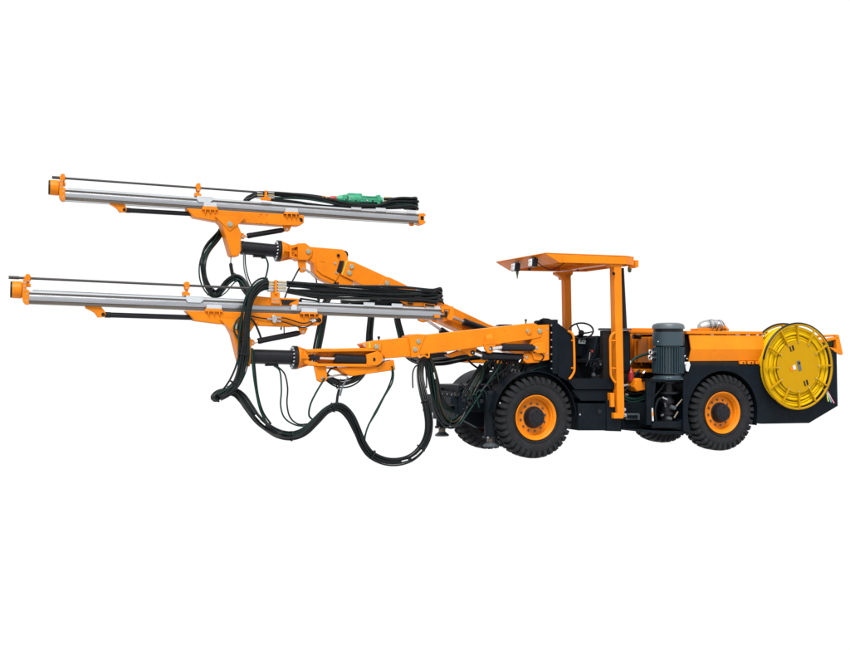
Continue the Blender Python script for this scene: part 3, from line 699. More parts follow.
    for (x0, y0, x1, y1) in d['clamps']:
        G().plate([(x0, y0 + 2.5), (x0 + 1, y0), (x1 - 1, y0 + .6), (x1, y0 + 3), (x1, y1 - 3.4), (x0, y1 - 4)], Y - .125, Y - .07).build('clamp', ORANGE, fd, .004)
        for k in range(3):
            xx = x0 + (x1 - x0) * (.2 + .3 * k)
            G().plate([(xx - .5, y0 + 1.5), (xx + .8, y0 + 1.5), (xx + .6, y1), (xx, y1)], Y - .129, Y - .1).build('clamp_rib', ORANGE, fd, .002)
        G().plate([(x0 + 2, y0 - 4), (x1 - 1.5, y0 - 3.6), (x1 - 1, y0 + .5), (x0 + 1.5, y0)], Y - .108, Y - .07).build('clamp_pad', PAD, fd, .003)
    for px, py in d['holes']: G().cyl(P(px, py, Y - .103), P(px, py, Y - .09), .030, n=20).build('bush', CYLB, fd)
    # leg carrying the feed on the rotator
    G().plate(d['leg'], Y - .125, Y + .125).build('feed_leg', ORANGE, fd, .01)
    G().plate(d['legweb'], Y - .135, Y - .12).build('leg_web', ORANGE, fd, .003)
    G().cyl(P(*d['leg_pin'], Y - .135), P(*d['leg_pin'], Y - .12), .062, n=28, ch=.003).build('pin_boss', ORANGE, fd)
    pin(fd, *d['leg_pin'], Y - .137, .038)
    for px, py in d.get('dots', []): inst(BOLTD, 'bolt', fd, P(px, py, Y - .1), .008)
    # tilt cylinder
    a, b, c, e = d['tilt']
    ram(fd, a, b, c, e, Y, .036)
    for p_ in (a, e):
        G().plate([(p_[0] - 4, p_[1] - 4), (p_[0] + 1, p_[1] - 3.4), (p_[0] + 3, p_[1]), (p_[0] + 1, p_[1] + 2.6), (p_[0] - 2, p_[1] + 2), (p_[0] - 5, p_[1] + 1)] if p_ is a else [(p_[0] - 5, p_[1] - 5), (p_[0] + 5, p_[1] - 4), (p_[0] + 2.5, p_[1] + 1.5), (p_[0], p_[1] + 2.6), (p_[0] - 2.5, p_[1] + 1)], Y - .055, Y - .035).build('tilt_lug', ORANGE, fd, .004)
        inst(BOLT, 'bolt', fd, P(*p_, Y - .055), .02)
    return fd, lp, S, L_, u, up

NEAR = dict(F=(28, 292), R=(441, 309.3), leg_pin=(236, 326), rod0=(8.6, 277.3), rod1=(268, 289.2), g0=(27.5, 274.2, 286), g1=(186.3, 281.8, 295.5), car=(185, 297),
            pads=(361.5, 389.5), lug=[(85, 306), (100.5, 306), (104, 310), (106, 313.6), (104.8, 317), (98, 317.4), (95, 313), (91, 310.5), (86, 308.4)], lugpin=(103.2, 314.4),
            fc=((104.6, 314.8), (193, 317.6)), cradle=[(185.6, 310.5), (195, 320.8), (220, 324), (290, 327), (318, 325.5), (322.2, 322), (322.5, 314.6)],
            clamps=[(205, 308.6, 223, 315.5), (300, 312.2, 318.5, 318)], holes=[(319, 320.2)],
            leg=[(222, 322), (228.5, 326), (233, 334), (240.5, 364), (243, 366.4), (250, 366.6), (251, 360), (251, 350), (252.5, 342), (249, 334), (255, 325)], legweb=[(219, 318), (258, 321), (251, 330), (240, 337), (229, 328)],
            tilt=((252.4, 343), (257.5, 341.2), (299, 333.0), (303, 332)))
FAR = dict(F=(64, 190), R=(417.5, 214.6), leg_pin=(230, 224.2), rod0=(52, 177.3), rod1=(318, 196.6), g0=(62.5, 174.2, 185), g1=(198, 183.5, 194.5), car=(196, 197.5),
           pads=(349.5, 374, 404.5), lug=[(109.5, 202), (124, 203), (126, 207), (127, 209.6), (126, 211.8), (119.8, 212), (117.5, 208.6), (114, 206), (110, 204)], lugpin=(124.3, 209.7),
           fc=((125, 210.2), (193, 214)), cradle=[(186.5, 208.2), (194, 217), (215, 221), (279.7, 225.4), (300, 225.6), (304, 222.8), (304, 215.2)],
           clamps=[(202, 206.4, 218, 213.6), (283.8, 212, 299.2, 218)], holes=[(300.6, 220)], dots=[(260.8, 214.5), (261.2, 223), (266.8, 214.8), (267, 223)],
           leg=[(216, 219), (221.6, 224), (225, 234), (230.8, 254.5), (232.5, 256.2), (238.6, 256.2), (241, 250.5), (241, 241), (241.5, 233), (238, 225), (243, 220)], legweb=[(214, 215.2), (246, 217), (239, 224), (230, 231), (221, 222)],
           tilt=((242.6, 236.6), (246.9, 236), (283, 230), (287, 229.2)))
YN, YF = -.65, .80
nf = feed(YN, NEAR, False); ff = feed(YF, FAR, True)

# rock drill on the far feed
rd = E('rock_drill', rig, P(360, 204, YF))
a = P(336, 198.6, YF); b = P(382, 200.2, YF); ax = (b - a).normalized(); L_ = (b - a).length
G().lathe([(0, .03), (.05, .048), (.08, .052), (.16, .052), (.17, .066), (.20, .074), (.34, .074), (.37, .06), (.52, .052), (.58, .055), (.60, .05), (L_, .045)], a, ax, 28).build('drill_body', GREEN, rd)
G().box(a + ax * .27 + Vector((0, 0, .05)), (.20, .11, .06)).build('valve_chest', GREEN, rd, .01)
G().box(a + ax * .62, (.05, .12, .135)).build('rear_housing', GREEN, rd, .008)
G().box(a + ax * .12 + Vector((0, -.02, .02)), (.06, .10, .07)).build('front_housing', GREEN, rd, .01)
G().cyl(a + ax * .15 + Vector((0, -.055, .015)), a + ax * .15 + Vector((0, -.04, .015)), .02, n=16).build('port', PANEL, rd)
for k in range(7):
    p = a + ax * (.1 + .085 * k) + Vector((0, -.056, random.uniform(-.03, .03)))
    G().cyl(p, p + Vector((0, -.015, 0)), .012, n=10).build('port_plug', [GREEN, STEEL, CYLB][k % 3], rd)
for dz in (-.03, .035):
    G().cyl(a + ax * .36 + Vector((0, -.05, dz)), a + ax * .62 + Vector((0, -.05, dz)), .009, n=8).build('tie_bolt', GREEN, rd)
G().box(a + ax * .35 - Vector((0, 0, .075)), (.5, .14, .04)).build('drill_saddle', CYLB, rd, .005)
G().lathe([(0, .02), (.02, .032), (.10, .036), (.11, .02)], a - ax * .10, ax, 20).build('red_nose', RED, rd)
for k in range(3): G().cyl(a - ax * (.13 + .055 * k), a - ax * (.16 + .055 * k), .026, n=16, ch=.004).build('orange_collar', ORANGE, rd)
for k in range(4):
    p = b + Vector((.02, -.03, .035 - .025 * k))
    G().cyl(p, p + ax * .12, .013, n=12, ch=.002).build('hose_fitting', STEEL if k % 2 else BRASS, rd)
# drill carriage of the near feed (orange box on the beam)
dc = E('drill_carriage', rig, P(275, 305, YN))
G().plate([(249.6, 295.4), (271, 297.4), (299, 298.6), (298.4, 305), (271, 306), (252.4, 305)], YN - .10, YN + .10).build('carriage_box', ORANGE, dc, .006)
G().plate([(281, 299.4), (297, 300), (294, 301.2), (290, 303), (289, 305), (282, 305)], YN - .105, YN - .09).build('carriage_recess', PANEL, dc)
G().plate([(271, 292.2), (280, 292.4), (280, 304), (271, 303.5)], YN - .13, YN - .10).build('hose_bracket', ORANGE, dc, .004)
G().plate([(274.8, 280), (277.2, 280), (277.2, 294), (274.8, 294)], YN - .15, YN - .11).build('bracket_upright', ORANGE, dc, .003)
for i in range(3):
    for j in range(2): inst(BOLT, 'bolt', dc, P(273 + 2.6 * i, 298.8 + 3.4 * j, YN - .13), .014)
G().plate([(293, 304.5), (297, 305), (297, 310), (291, 310), (291, 307)], YN - .125, YN - .10).build('slide_block', PAD, dc, .004)
G().cyl(P(299, 301, YN), P(301.5, 301, YN), .022, n=14).build('shank', CYLB, dc)
# small hydraulics on the cradle of the near feed
G().plate([(272, 316.4), (273.5, 315.2), (275.5, 315.2), (277, 316.6), (277.4, 319), (276.4, 322.5), (274.5, 323.2), (272.6, 322)], YN - .15, YN - .10).build('check_valve', STEEL, dc, .004)
for pts in ([(249, 315.5), (255, 317), (262, 318.2), (269, 319)], [(278, 317.5), (286, 318.4), (294, 321), (302, 323.2), (308, 322.6), (312, 320)], [(278, 321), (286, 322.6), (294, 325.4), (302, 327.4), (309, 326), (314, 321.4)]):
    G().tube(smooth(path(pts, YN - .125), 6), .008, 8).build('thin_hose', HOSE, dc)
for a_, b_ in (((267, 318.6), (272, 319)), ((277, 317.3), (281, 317.8)), ((277, 320.8), (281, 321.5)), ((310, 320.6), (315, 319.6)), ((312, 322), (316, 320.4))):
    G().cyl(P(*a_, YN - .125), P(*b_, YN - .125), .013, n=10).build('hose_fitting', STEEL, dc)
G().plate([(310.5, 318.4), (320.5, 319), (321.5, 321), (320, 322.6), (311, 321.8)], YN - .104, YN - .09).build('slot', PANEL, dc)
# orange carriage pieces at the tail of the near feed
tl = E('feed_tail', rig, P(445, 315, YN))
for px, y0, y1, m in (([(400, 301), (411, 302.4), (424, 302.6), (424, 306), (411, 305.6), (404, 303.6)], -.09, -.03, ORANGE), ([(424, 303), (435, 304.4), (435, 307), (424, 306.6)], -.11, -.05, ORANGE),
                      ([(437, 302), (442, 303), (445, 305.4), (440, 304.6)], -.05, .05, ORANGE), ([(450.4, 306.4), (453.6, 306.4), (453.8, 317), (452, 320.4), (449, 319.6), (445, 317.4), (449.4, 315)], -.11, -.03, ORANGE),
                      ([(441, 306.5), (451, 307.4), (451, 309.6), (441, 308.6)], -.10, -.06, ORANGE), ([(434.5, 314.8), (440, 315), (440, 318), (434.5, 317.6)], -.11, -.085, ORANGE), ([(426, 305.8), (440, 306.6), (440, 309.6), (426, 309.0)], -.10, -.05, PAD),
                      ([(444, 310), (448, 310.4), (448, 313.6), (444, 313)], -.09, -.04, STEEL), ([(442, 307.6), (444, 307.6), (444, 312), (442, 312)], -.115, -.08, ORANGE)):
    G().plate(px, YN + y0, YN + y1).build('tail_bracket', m, tl, .003)
for a_, b_ in (((408, 303.4), (413, 304)), ((425, 304.8), (434, 306)), ((441, 315.8), (447, 316.6))):
    G().cyl(P(*a_, YN - .11), P(*b_, YN - .11), .013, n=12).build('tail_ram', CYLB, tl)

# ---- rotators and boom heads
def rotator(parent, x0, y0, x1, y1, Y, r):
    a = P(x0, y0, Y); b = P(x1, y1, Y); u = (b - a).normalized(); L_ = (b - a).length
    G().lathe([(0, r), (.03, r), (.035, r * .95), (L_ - .06, r * .95), (L_ - .055, r * 1.55), (L_, r * 1.55)], a, b - a, 48).build('rotator', CYLB, parent)
    boltring(parent, b - u * .056, -u, r * 1.28, 16, .022)
    boltring(parent, a + u * .001 + Vector((0, 0, 0)), -u, r * .8, 8, .012, BOLTD)
    G().lathe([(0, r * 1.5), (.025, r * 1.5), (.03, r * 1.3), (.14, r * .62), (.19, r * .55)], b, u, 40).build('rotator_cone', ORANGE, parent)
    for k in range(4):
        th = R(90 * k); t = Vector((0, math.cos(th), math.sin(th))); t = (t - u * t.dot(u)).normalized(); q = u.cross(t) * .009
        G().ext([b + u * .02 + t * r * 1.45 - q, b + u * .18 + t * r * .95 - q, b + u * .18 + t * .02 - q, b + u * .02 + t * .02 - q], q * 2).build('cone_rib', ORANGE, parent, .002)
    m = a + u * L_ * .4 - Vector((0, 0, r))
    G().box(m + u * .03, (.16, .05, .035)).cyl(m + u * .09 - Vector((0, 0, .03)), m + u * .09, .03, n=14).cyl(m - u * .03 - Vector((0, 0, .02)), m - u * .03, .02, n=14).build('port_block', CYLB, parent, .003)

bn = E('boom', rig, P(540, 345, YN)); bf_ = E('boom', rig, P(530, 350, YF))
bn['label'] = 'nearer, lower boom'; bf_['label'] = 'farther, raised boom'
rotator(bn, 250.5, 356.4, 296.5, 357.6, YN, .095)
rotator(bf_, 241, 247.6, 280, 251.2, YF, .095)

# -- far boom
Y = YF; y0, y1 = Y - .13, Y + .13
def bp(name, px, a, b, m=ORANGE, par=None, bev=.008): return G().plate(px, a, b).build(name, m, par or bf_, bev)
bp('clevis', [(289.6, 245), (298, 244.4), (298, 247), (292, 248.6), (292, 255.6), (298, 257), (298, 259.6), (289.6, 257)], y0 + .02, y1 - .02)
bp('clevis_block', [(291, 247.4), (299, 248), (299, 256), (291, 255.6)], y0 + .05, y1 - .05)
for px, py in ((295.6, 249), (295.6, 254.6)): inst(BOLTD, 'bolt', bf_, P(px, py, y0 + .049), .014)
bp('boom_head', [(298, 243.2), (305.6, 243), (310, 246.6), (313, 250), (312, 256), (308, 260.4), (298, 260)], y0, y1)
pin(bf_, 308.4, 251.5, y0 - .004, .036)
bp('head_lug', [(298, 259.4), (306, 259.8), (306.4, 270), (304.4, 272.4), (301.6, 272.6), (299.6, 270.6)], y0 + .03, y0 + .08)
pin(bf_, 303.4, 268.8, y0 + .028, .022, BOLT)
bp('knuckle', [(309, 246.6), (343, 249.4), (347.4, 254), (348.2, 259.6), (345, 266), (340.5, 274.6), (353, 281.6), (353, 286), (336, 286), (319, 277.8), (315, 274), (314, 263.6), (309, 260.6)], y0 + .02, y1 - .02)
bp('knuckle_web', [(316, 258), (322, 250.5), (344, 262.5), (340.4, 272), (336, 281), (322, 274.5), (317, 270)], y0 + .004, y0 + .03, bev=.004)
bp('knuckle_recess', [(339.8, 260.4), (344.3, 261), (341.0, 273.4), (336.6, 271.6)], y0 - .004, y0 + .02, PANEL, bev=.002)
bp('hatch_mark', [(320.5, 260.5), (325.4, 261.6), (325.2, 262.2), (320.5, 261.2)], y0 - .001, y0 + .006, bev=.001)
for px, py, m in ((335, 263.4, BOLT), (336.2, 272.6, BOLT)): inst(m, 'bolt', bf_, P(px, py, y0), .022)
G().cyl(P(338.4, 255.4, y0), P(338.4, 255.4, y0 + .03), .022, n=18).build('bush', CYLB, bf_)
bp('trim_strip', [(346.4, 260.6), (347.6, 261), (342.6, 275), (341.6, 274.4)], y0 - .006, y0 + .02, STRIP, bev=.001)
bp('inner_boom', [(347.6, 260.4), (354, 261.8), (402, 283.6), (392, 299), (340.5, 274.8)], y0 - .003, y1)
# outer boom, straight down to the pivot behind the near boom
bp('outer_boom', [(384, 276.4), (390, 277.4), (488, 323.8), (536, 342), (536, 360), (520, 356), (460, 330.2), (375, 291)], y0 - .025, y1 + .025)
for px, py, s in ((351.6, 266.6, .036), (349.2, 272.8, .036), (387, 283, .036), (381, 287, .036)):
    pin(bf_, px, py, y0 - .028 if px > 370 else y0 - .006, s)
bp('far_lug', [(417, 317), (424, 314), (430, 316), (428.4, 321), (424, 322.4), (419.6, 321)], y0 - .01, y0 + .05)
pin(bf_, 424.8, 319.2, y0 - .012, .024, BOLT)
ram(bf_, (424.8, 319.2), (440, 329.6), (490, 360), (494, 362), y0 + .02, .045)
ram(bf_, (449, 315.8), (463, 321.6), (497, 334.2), (502, 336), y0 - .09, .052)
bp('ram_lug', [(444, 312), (452, 313), (452, 319), (446, 319)], y0 - .13, y0 - .02)
bp('base_bracket', [(520, 340), (549, 330), (549, 366), (524, 366)], y0 - .05, y1)
G().cyl(P(344.2, 254.6, Y - .1), P(344.2, 254.6, Y + .1), .058, n=24).build('knuckle_pivot', CYLB, bf_)
G().tube(smooth(path([(306, 270), (309, 272), (313, 274.2), (318, 278.4)], y0 + .06), 5), .018, 10).build('link_rod', STEEL, bf_)

# -- near boom
Y = YN; y0, y1 = Y - .11, Y + .11
def bq(name, px, a, b, m=ORANGE, bev=.008): return bp(name, px, a, b, m, bn, bev)
bq('clevis', [(303.5, 351), (311, 349.4), (318, 350.6), (318, 353.4), (308.5, 355), (308.5, 360.6), (318, 362.6), (318, 366.4), (311, 366), (303.5, 363)], y0 + .01, y1 - .01)
for px, py in ((312, 351.8), (312, 363.6)): inst(BOLT, 'bolt', bn, P(px, py, y0 + .009), .014)
bq('channel_flange', [(306, 349.4), (331, 348.4), (333, 349.6), (335, 348.6), (377, 347.6), (381, 350), (380, 351.2), (307, 352.2)], y0 - .02, y1)
bq('channel_flange', [(317, 363.6), (366, 364), (381, 362), (379, 365.4), (369, 367.2), (317, 366.4)], y0 - .02, y1)
bq('channel_web', [(316, 351.5), (379, 350.5), (379, 365), (316, 364.8)], Y - .01, y1 - .01)
bq('channel_end', [(366.6, 354.6), (378, 351), (382, 353.6), (383.8, 358), (382, 362.6), (378, 365.6), (366.8, 365.6)], y0 - .025, y1)
G().cyl(P(373.8, 359.4, y0 - .028), P(373.8, 359.4, y0), .024, n=18).build('bush', CYLB, bn)
G().tube(smooth(path([(384.2, 356.6), (383.8, 361), (380.6, 364.6), (377, 366.6)], y0 - .03), 5), .007, 8).build('thin_hose', HOSE, bn)
ram(bn, (316, 358), (334, 358.6), (366, 360), (368, 360), y0 + .03, .058, .022)
G().cyl(P(308.8, 357.4, y0 + .03), P(319.5, 358, y0 + .03), .030, .026, n=16, ch=.004).build('rod_clevis', CYLB, bn)
bq('head_lug', [(314.4, 366.2), (326.6, 366.6), (327.4, 379), (325.6, 381.6), (321, 382.6), (317.4, 380.6)], y0 + .02, y0 + .07)
pin(bn, 322.2, 378.2, y0 + .018, .022, BOLT)
bq('lower_arm', [(338, 367.4), (369, 366.8), (384, 362), (394, 359.8), (395.6, 370), (352, 376.2), (345, 373.4)], y0 + .01, y1 - .01)
bq('arm_back', [(317, 367), (339, 367.2), (348, 375), (345, 376), (338, 371), (330, 369)], Y, y1 - .03)
bq('head_plate', [(362, 344), (368, 342.4), (380, 340), (382, 343), (381, 351), (366, 348.4)], y0 - .02, y1)
bq('trim_strip', [(368.8, 342.4), (370.4, 342.2), (370.6, 348.2), (369, 348.2)], y0 - .026, y0, STRIP, .001)
pin(bn, 376.4, 346.6, y0 - .024, .034)
inst(BOLT, 'bolt', bn, P(364.4, 345.6, y0 - .02), .022)
bq('inner_boom', [(366, 343.4), (380, 340.2), (413, 337), (413, 356.4), (385, 358.6), (380, 352)], y0, y1)
bq('outer_boom', [(408, 336.4), (419, 334.2), (430, 334.6), (520, 324.6), (534, 323), (541, 326.4), (543, 332), (541, 337.4), (530, 339.6), (496, 344.6), (459, 350.2), (430, 353.6), (413, 356.8)], y0 - .02, y1 + .02)
bq('collar', [(409.4, 335.6), (417, 334), (426, 334.4), (421, 348), (417.6, 357), (411.6, 357.6)], y0 - .034, y1 + .034, bev=.006)
for px, py in ((418.4, 341.4), (415.2, 349.4)): pin(bn, px, py, y0 - .037, .032)
a0, a1, b0, b1 = P(485.6, 334.4, y0 - .02), P(492, 333.8, y0 - .02), P(484, 345.4, y0 - .02), P(495, 344, y0 - .02)
c0, c1, d0, d1 = P(486.4, 338.6, y0 - .055), P(493.4, 337.8, y0 - .055), P(485, 345.4, y0 - .045), P(494.6, 344, y0 - .045)
G().add([a0, a1, b1, b0, c0, c1, d1, d0], [(0, 1, 2, 3), (0, 4, 5, 1), (4, 7, 6, 5), (0, 3, 7, 4), (1, 5, 6, 2), (3, 2, 6, 7)]).build('rib_pocket', ORANGE, bn, .004)
bq('lug', [(458, 348), (478, 345), (475.8, 352), (474.6, 355.4), (471, 356.4), (467.6, 354)], y0 + .04, y0 + .09)
bq('lug', [(483.6, 343), (496, 343), (494.6, 350), (491.6, 353.2), (488, 353), (485.2, 349.6)], y0 - .04, y0 + .0)
pin(bn, 472.2, 352.6, y0 + .036, .022, BOLT); pin(bn, 490.2, 348.8, y0 - .044, .024, BOLT)
ram(bn, (490.2, 348.6), (501.6, 347.2), (534, 347.8), (537, 348), y0 - .02, .050)
ram(bn, (472.2, 352.6), (481.4, 355.6), (523, 357.6), (527, 357.6), y0 + .06, .056)
bq('swing_casting', [(533, 338), (541, 325), (549.4, 324.6), (549.4, 360), (543, 361), (534, 360), (530, 345)], y0 - .01, y1 + .04)
bq('cylinder_bracket', [(522.6, 356), (526, 353.2), (532, 353.6), (541, 357), (542, 360), (539, 362.6), (527, 363.4), (523.4, 360.4)], y0 + .01, y1)
bq('cylinder_bracket', [(533, 345), (537, 343), (545, 342), (546, 353), (538, 353.4), (533.4, 351)], y0 - .055, y0 - .005)
pin(bn, 536.8, 348, y0 - .058, .024, BOLT); pin(bn, 526.6, 357.4, y0 + .006, .024, BOLT)
pin(bn, 539.8, 331, y0 - .024, .034); pin(bn, 547.2, 329, y0 - .012, .014, BOLT); pin(bn, 547.2, 354, y0 - .012, .014, BOLT)
G().cyl(P(527.6, 330.8, y0 - .03), P(527.6, 330.8, y0), .055, n=28, ch=.004).build('pin_boss', ORANGE, bn); pin(bn, 527.8, 331, y0 - .031, .026)
bq('belly_plate', [(450, 356), (466, 352), (500, 359), (534, 363), (500, 364), (455, 362)], .2, .5)
bq('link_plate', [(447, 355), (460, 350.4), (470, 352.4), (452, 357.6)], y0 + .1, y1)
G().plate([(427, 354), (447, 352), (449, 358), (429, 360)], .1, .4).build('valve_box', PANEL, bn, .005)
for px, py in ((378.8, 338.9), (525.8, 321.6)):
    G().cyl(P(px, py + 2.6, Y), P(px, py, Y), .010, n=8).lathe([(0, .01), (.01, .018), (.03, .018), (.035, .006)], P(px, py, Y), (0, 0, 1), 12).build('grease_cap', GDARK if px > 400 else CYLB, bn)
bq('chain_cover', [(497, 326.4), (500, 324.4), (512, 324.4), (514, 326)], .1, .2, CYLB, .003)

# ---------------------------------------------------------------- hoses
def bundle(px, n, r, Y=None, spread=None, mats=None, straps=(), seed=0, wob=.35, labels=(), steps=8):
    rnd = random.Random(seed + 11); ctr = smooth(path(px, Y), steps)
    hb = E('hose_bundle', rig, ctr[len(ctr) // 2])
    sp = spread or r * 1.05 * math.sqrt(n)
    k2 = .66; n2 = int(n * 1.9) if n > 3 else n; r = r * (k2 if n > 3 else 1)
    offs = [((sp - r) * math.sqrt((k + .5) / n2) * math.cos(2.39996 * k), (sp - r) * math.sqrt((k + .5) / n2) * math.sin(2.39996 * k)) for k in range(n2)] if n2 > 1 else [(0, 0)]
    m = len(ctr); fr = []
    for i in range(m):
        t = (ctr[min(i + 1, m - 1)] - ctr[max(i - 1, 0)]).normalized()
        a = Vector((0, 1, 0)); a = (a - t * a.dot(t)).normalized(); fr.append((t, a, t.cross(a)))
    tw = rnd.uniform(-1.2, 1.2)
    for k, (ox, oy) in enumerate(offs):
        ph = [rnd.uniform(0, 6) for _ in range(4)]; pts = []
        for i in range(m):
            s = i / max(m - 1, 1); th = tw * s; t, a, b = fr[i]
            x = ox * math.cos(th) - oy * math.sin(th); y = ox * math.sin(th) + oy * math.cos(th)
            e = (2.6 if k % 5 == 2 else 1.2) * min(1, 6 * s, 6 * (1 - s)) ; x += e * wob * r * 1.4 * math.sin(7 * s + ph[0]); y += e * wob * r * (1.7 * math.sin(9 * s + ph[1]) + 1.0 * math.sin(17 * s + ph[2]))
            pts.append(ctr[i] + a * x + b * y)
        mt = (mats or [HOSE, HOSE, HOSEG, HOSE, HOSE, HOSEG])[k % len(mats or [0] * 6)]
        G().tube(pts, r * (rnd.uniform(.8, 1.25) if mt is HOSE else rnd.uniform(.55, .85)), 9).build('hose', mt, hb)
    for s in straps:
        i = min(int(s * (m - 1)), m - 2); t, a, b = fr[i]; c = ctr[i]
        G().tube([c + (a * math.cos(q) + b * math.sin(q)) * (sp + r * .1) for q in [2 * math.pi * j / 20 for j in range(20)]], .008, 8, closed=True).build('strap', CYLB, hb)
    for s in labels:
        i = min(int(s * (m - 1)), m - 2); t, a, b = fr[i]; c = ctr[i] - a * (sp + r * .5) ; M = Matrix((t, a, b)).transposed()
        G().box(c, (.085, .004, .014), M).build('hose_label', WHITE, hb)
    return hb
FZ = YN - .20
# vertical bundle in front of the near feed leg, U-turn and the long lower garland
bundle([(268, 281.5, FZ), (261, 283, FZ), (254, 289, FZ), (248.6, 299, FZ), (245.5, 315, FZ), (244, 335, FZ), (243, 352, FZ), (239.6, 370, FZ), (234, 383, FZ), (226, 392, FZ), (219, 397, FZ)], 6, .020, spread=.062, straps=(.62, .8), seed=1, mats=[HOSE, HOSEG, HOSE, HOSE, HOSE, HOSEB])
bundle([(268, 286, FZ), (262, 288, FZ), (256, 293, FZ), (250.4, 302, FZ), (247.6, 318, FZ), (246.6, 338, FZ), (245.6, 356, FZ), (242, 372, FZ), (236, 386, FZ), (228, 394, FZ), (220, 398, FZ)], 5, .020, spread=.052, seed=2, mats=[HOSE, HOSEG, HOSE, HOSE, HOSE])
bundle([(218, 398, FZ), (214.6, 397.4, FZ + .08), (219, 393, FZ + .16), (228, 391, FZ + .18), (236, 392, FZ + .16), (243, 398, FZ + .12), (250, 408, -0.80), (258, 419, -0.88), (268, 428, -0.95), (280, 434.5, -1.10), (293, 436, -1.10), (305, 431.5, -1.10), (316, 421.5, -1.10), (326, 411.5, -1.10), (335, 407, -1.10), (343, 408.6, -1.10), (351, 417, -1.10), (357.5, 430, -1.10), (363, 443, -1.10), (371, 453.6, -1.10), (384, 460, -1.10), (398, 461, -1.10), (411, 457, -1.10), (421, 448, -1.10), (427, 437, -1.10), (429, 424, -1.10), (427, 408, -1.10), (422.6, 391, -1.02), (420, 376, -0.92), (421, 364, -0.80), (425, 357, -0.72)], 7, .019, spread=.056, straps=(.10, .33, .46, .64, .77, .88), labels=(.235, .25, .715, .738, .757), seed=3, wob=.5, mats=[HOSE, HOSEG, HOSE, HOSE, HOSE, HOSE, HOSEG])
# second branch from the boom hook into the chassis
bundle([(424, 357, -.62), (428.6, 362, -.66), (432, 374, -.68), (434.6, 390, -.68), (437.6, 407, -.68), (443.4, 419, -.66), (451.6, 423.4, -.62), (459.4, 418, -.58), (466, 405, -.55), (474, 388, -.5), (484, 370, -.45), (493, 360, -.4)], 7, .0205, spread=.066, straps=(.5, .7), labels=(.2,), seed=4, mats=[HOSE, HOSEG, HOSE, HOSE, HOSEG, HOSE, HOSEB])
bundle([(425, 357.4, -.6), (430, 363, -.6), (436, 378, -.6), (440, 396, -.6), (446, 408, -.56), (454, 409, -.52), (462, 400, -.5), (471, 384, -.46), (482, 366, -.42)], 4, .019, spread=.046, seed=5)
# hook and strap over the boom
G().tube(smooth(path([(418.5, 352, FZ), (419, 357.5, FZ), (424, 355.6, FZ), (428.4, 357.4, FZ), (429, 352, FZ + .05)]), 6), .011, 8).build('hose_hook', ORANGE, rig)
for pts in ([(419.6, 364), (415, 367), (412.8, 373), (412.6, 380), (412.9, 388)], [(423, 362), (425.4, 367), (426.4, 378), (426.6, 388)]):
    G().tube(smooth(path(pts, FZ), 5), .010, 8).build('strap_tail', HOSE, rig)
G().tube(smooth(path([(340.8, 378.6), (339.4, 388), (337.6, 396), (336.6, 405)], -.72), 5), [.006] * 6 + [.018] * 10, 8).build('hanger_strap', HOSE, rig)
# loops hanging from the far feed
bundle([(226, 220, YF + .2), (222, 230, YF + .2), (215.6, 240, YF + .1), (207.6, 251, YF - .05), (203.6, 263, YF - .2), (204, 278, YF - .2), (209, 290, YF - .2), (216, 294.6, YF - .22), (222, 290, YF - .25), (228, 282, YF - .3), (235, 277.6, YF - .35), (241, 280, YF - .4), (246, 288, YF - .5), (252, 298, YF - .6), (256, 312, YF - .6)], 6, .021, spread=.058, straps=(.45, .72), seed=6, mats=[HOSE, HOSEG, HOSE, HOSE, HOSEG, HOSE])
bundle([(226, 212, YF + .17), (220, 217, YF + .17), (219.6, 223, YF + .17), (224, 229, YF + .17)], 3, .018, seed=26)
G().tube(smooth(path([(231, 256), (230.8, 264), (232, 272), (233.5, 278)], YF - .3), 5), [.006] * 5 + [.024] * 11, 8).build('hanger_strap', HOSE, rig)
# bundles hanging behind the near feed
yb = .35
bundle([(339, 281, .78), (330, 295, .55), (324.6, 306, .4), (323.4, 318, yb), (320.6, 335, yb), (317, 356, yb), (319, 368, yb), (327, 378, yb), (338, 384, yb), (350, 383, yb), (360, 376, yb), (366, 366, yb), (368.4, 350, yb), (369, 335, yb), (371, 318, yb), (372.6, 305, .42), (376, 289, .78)], 5, .024, spread=.060, straps=(.4, .5), seed=7)
bundle([(402, 292, .78), (396.4, 305, .42), (396.6, 318, yb), (400, 332, yb), (404, 346, yb), (411, 356, yb - .1), (424, 361, yb - .2), (440, 361, yb - .3), (458, 358.4, yb - .4), (480, 356, yb - .4)], 5, .022, spread=.056, seed=8)
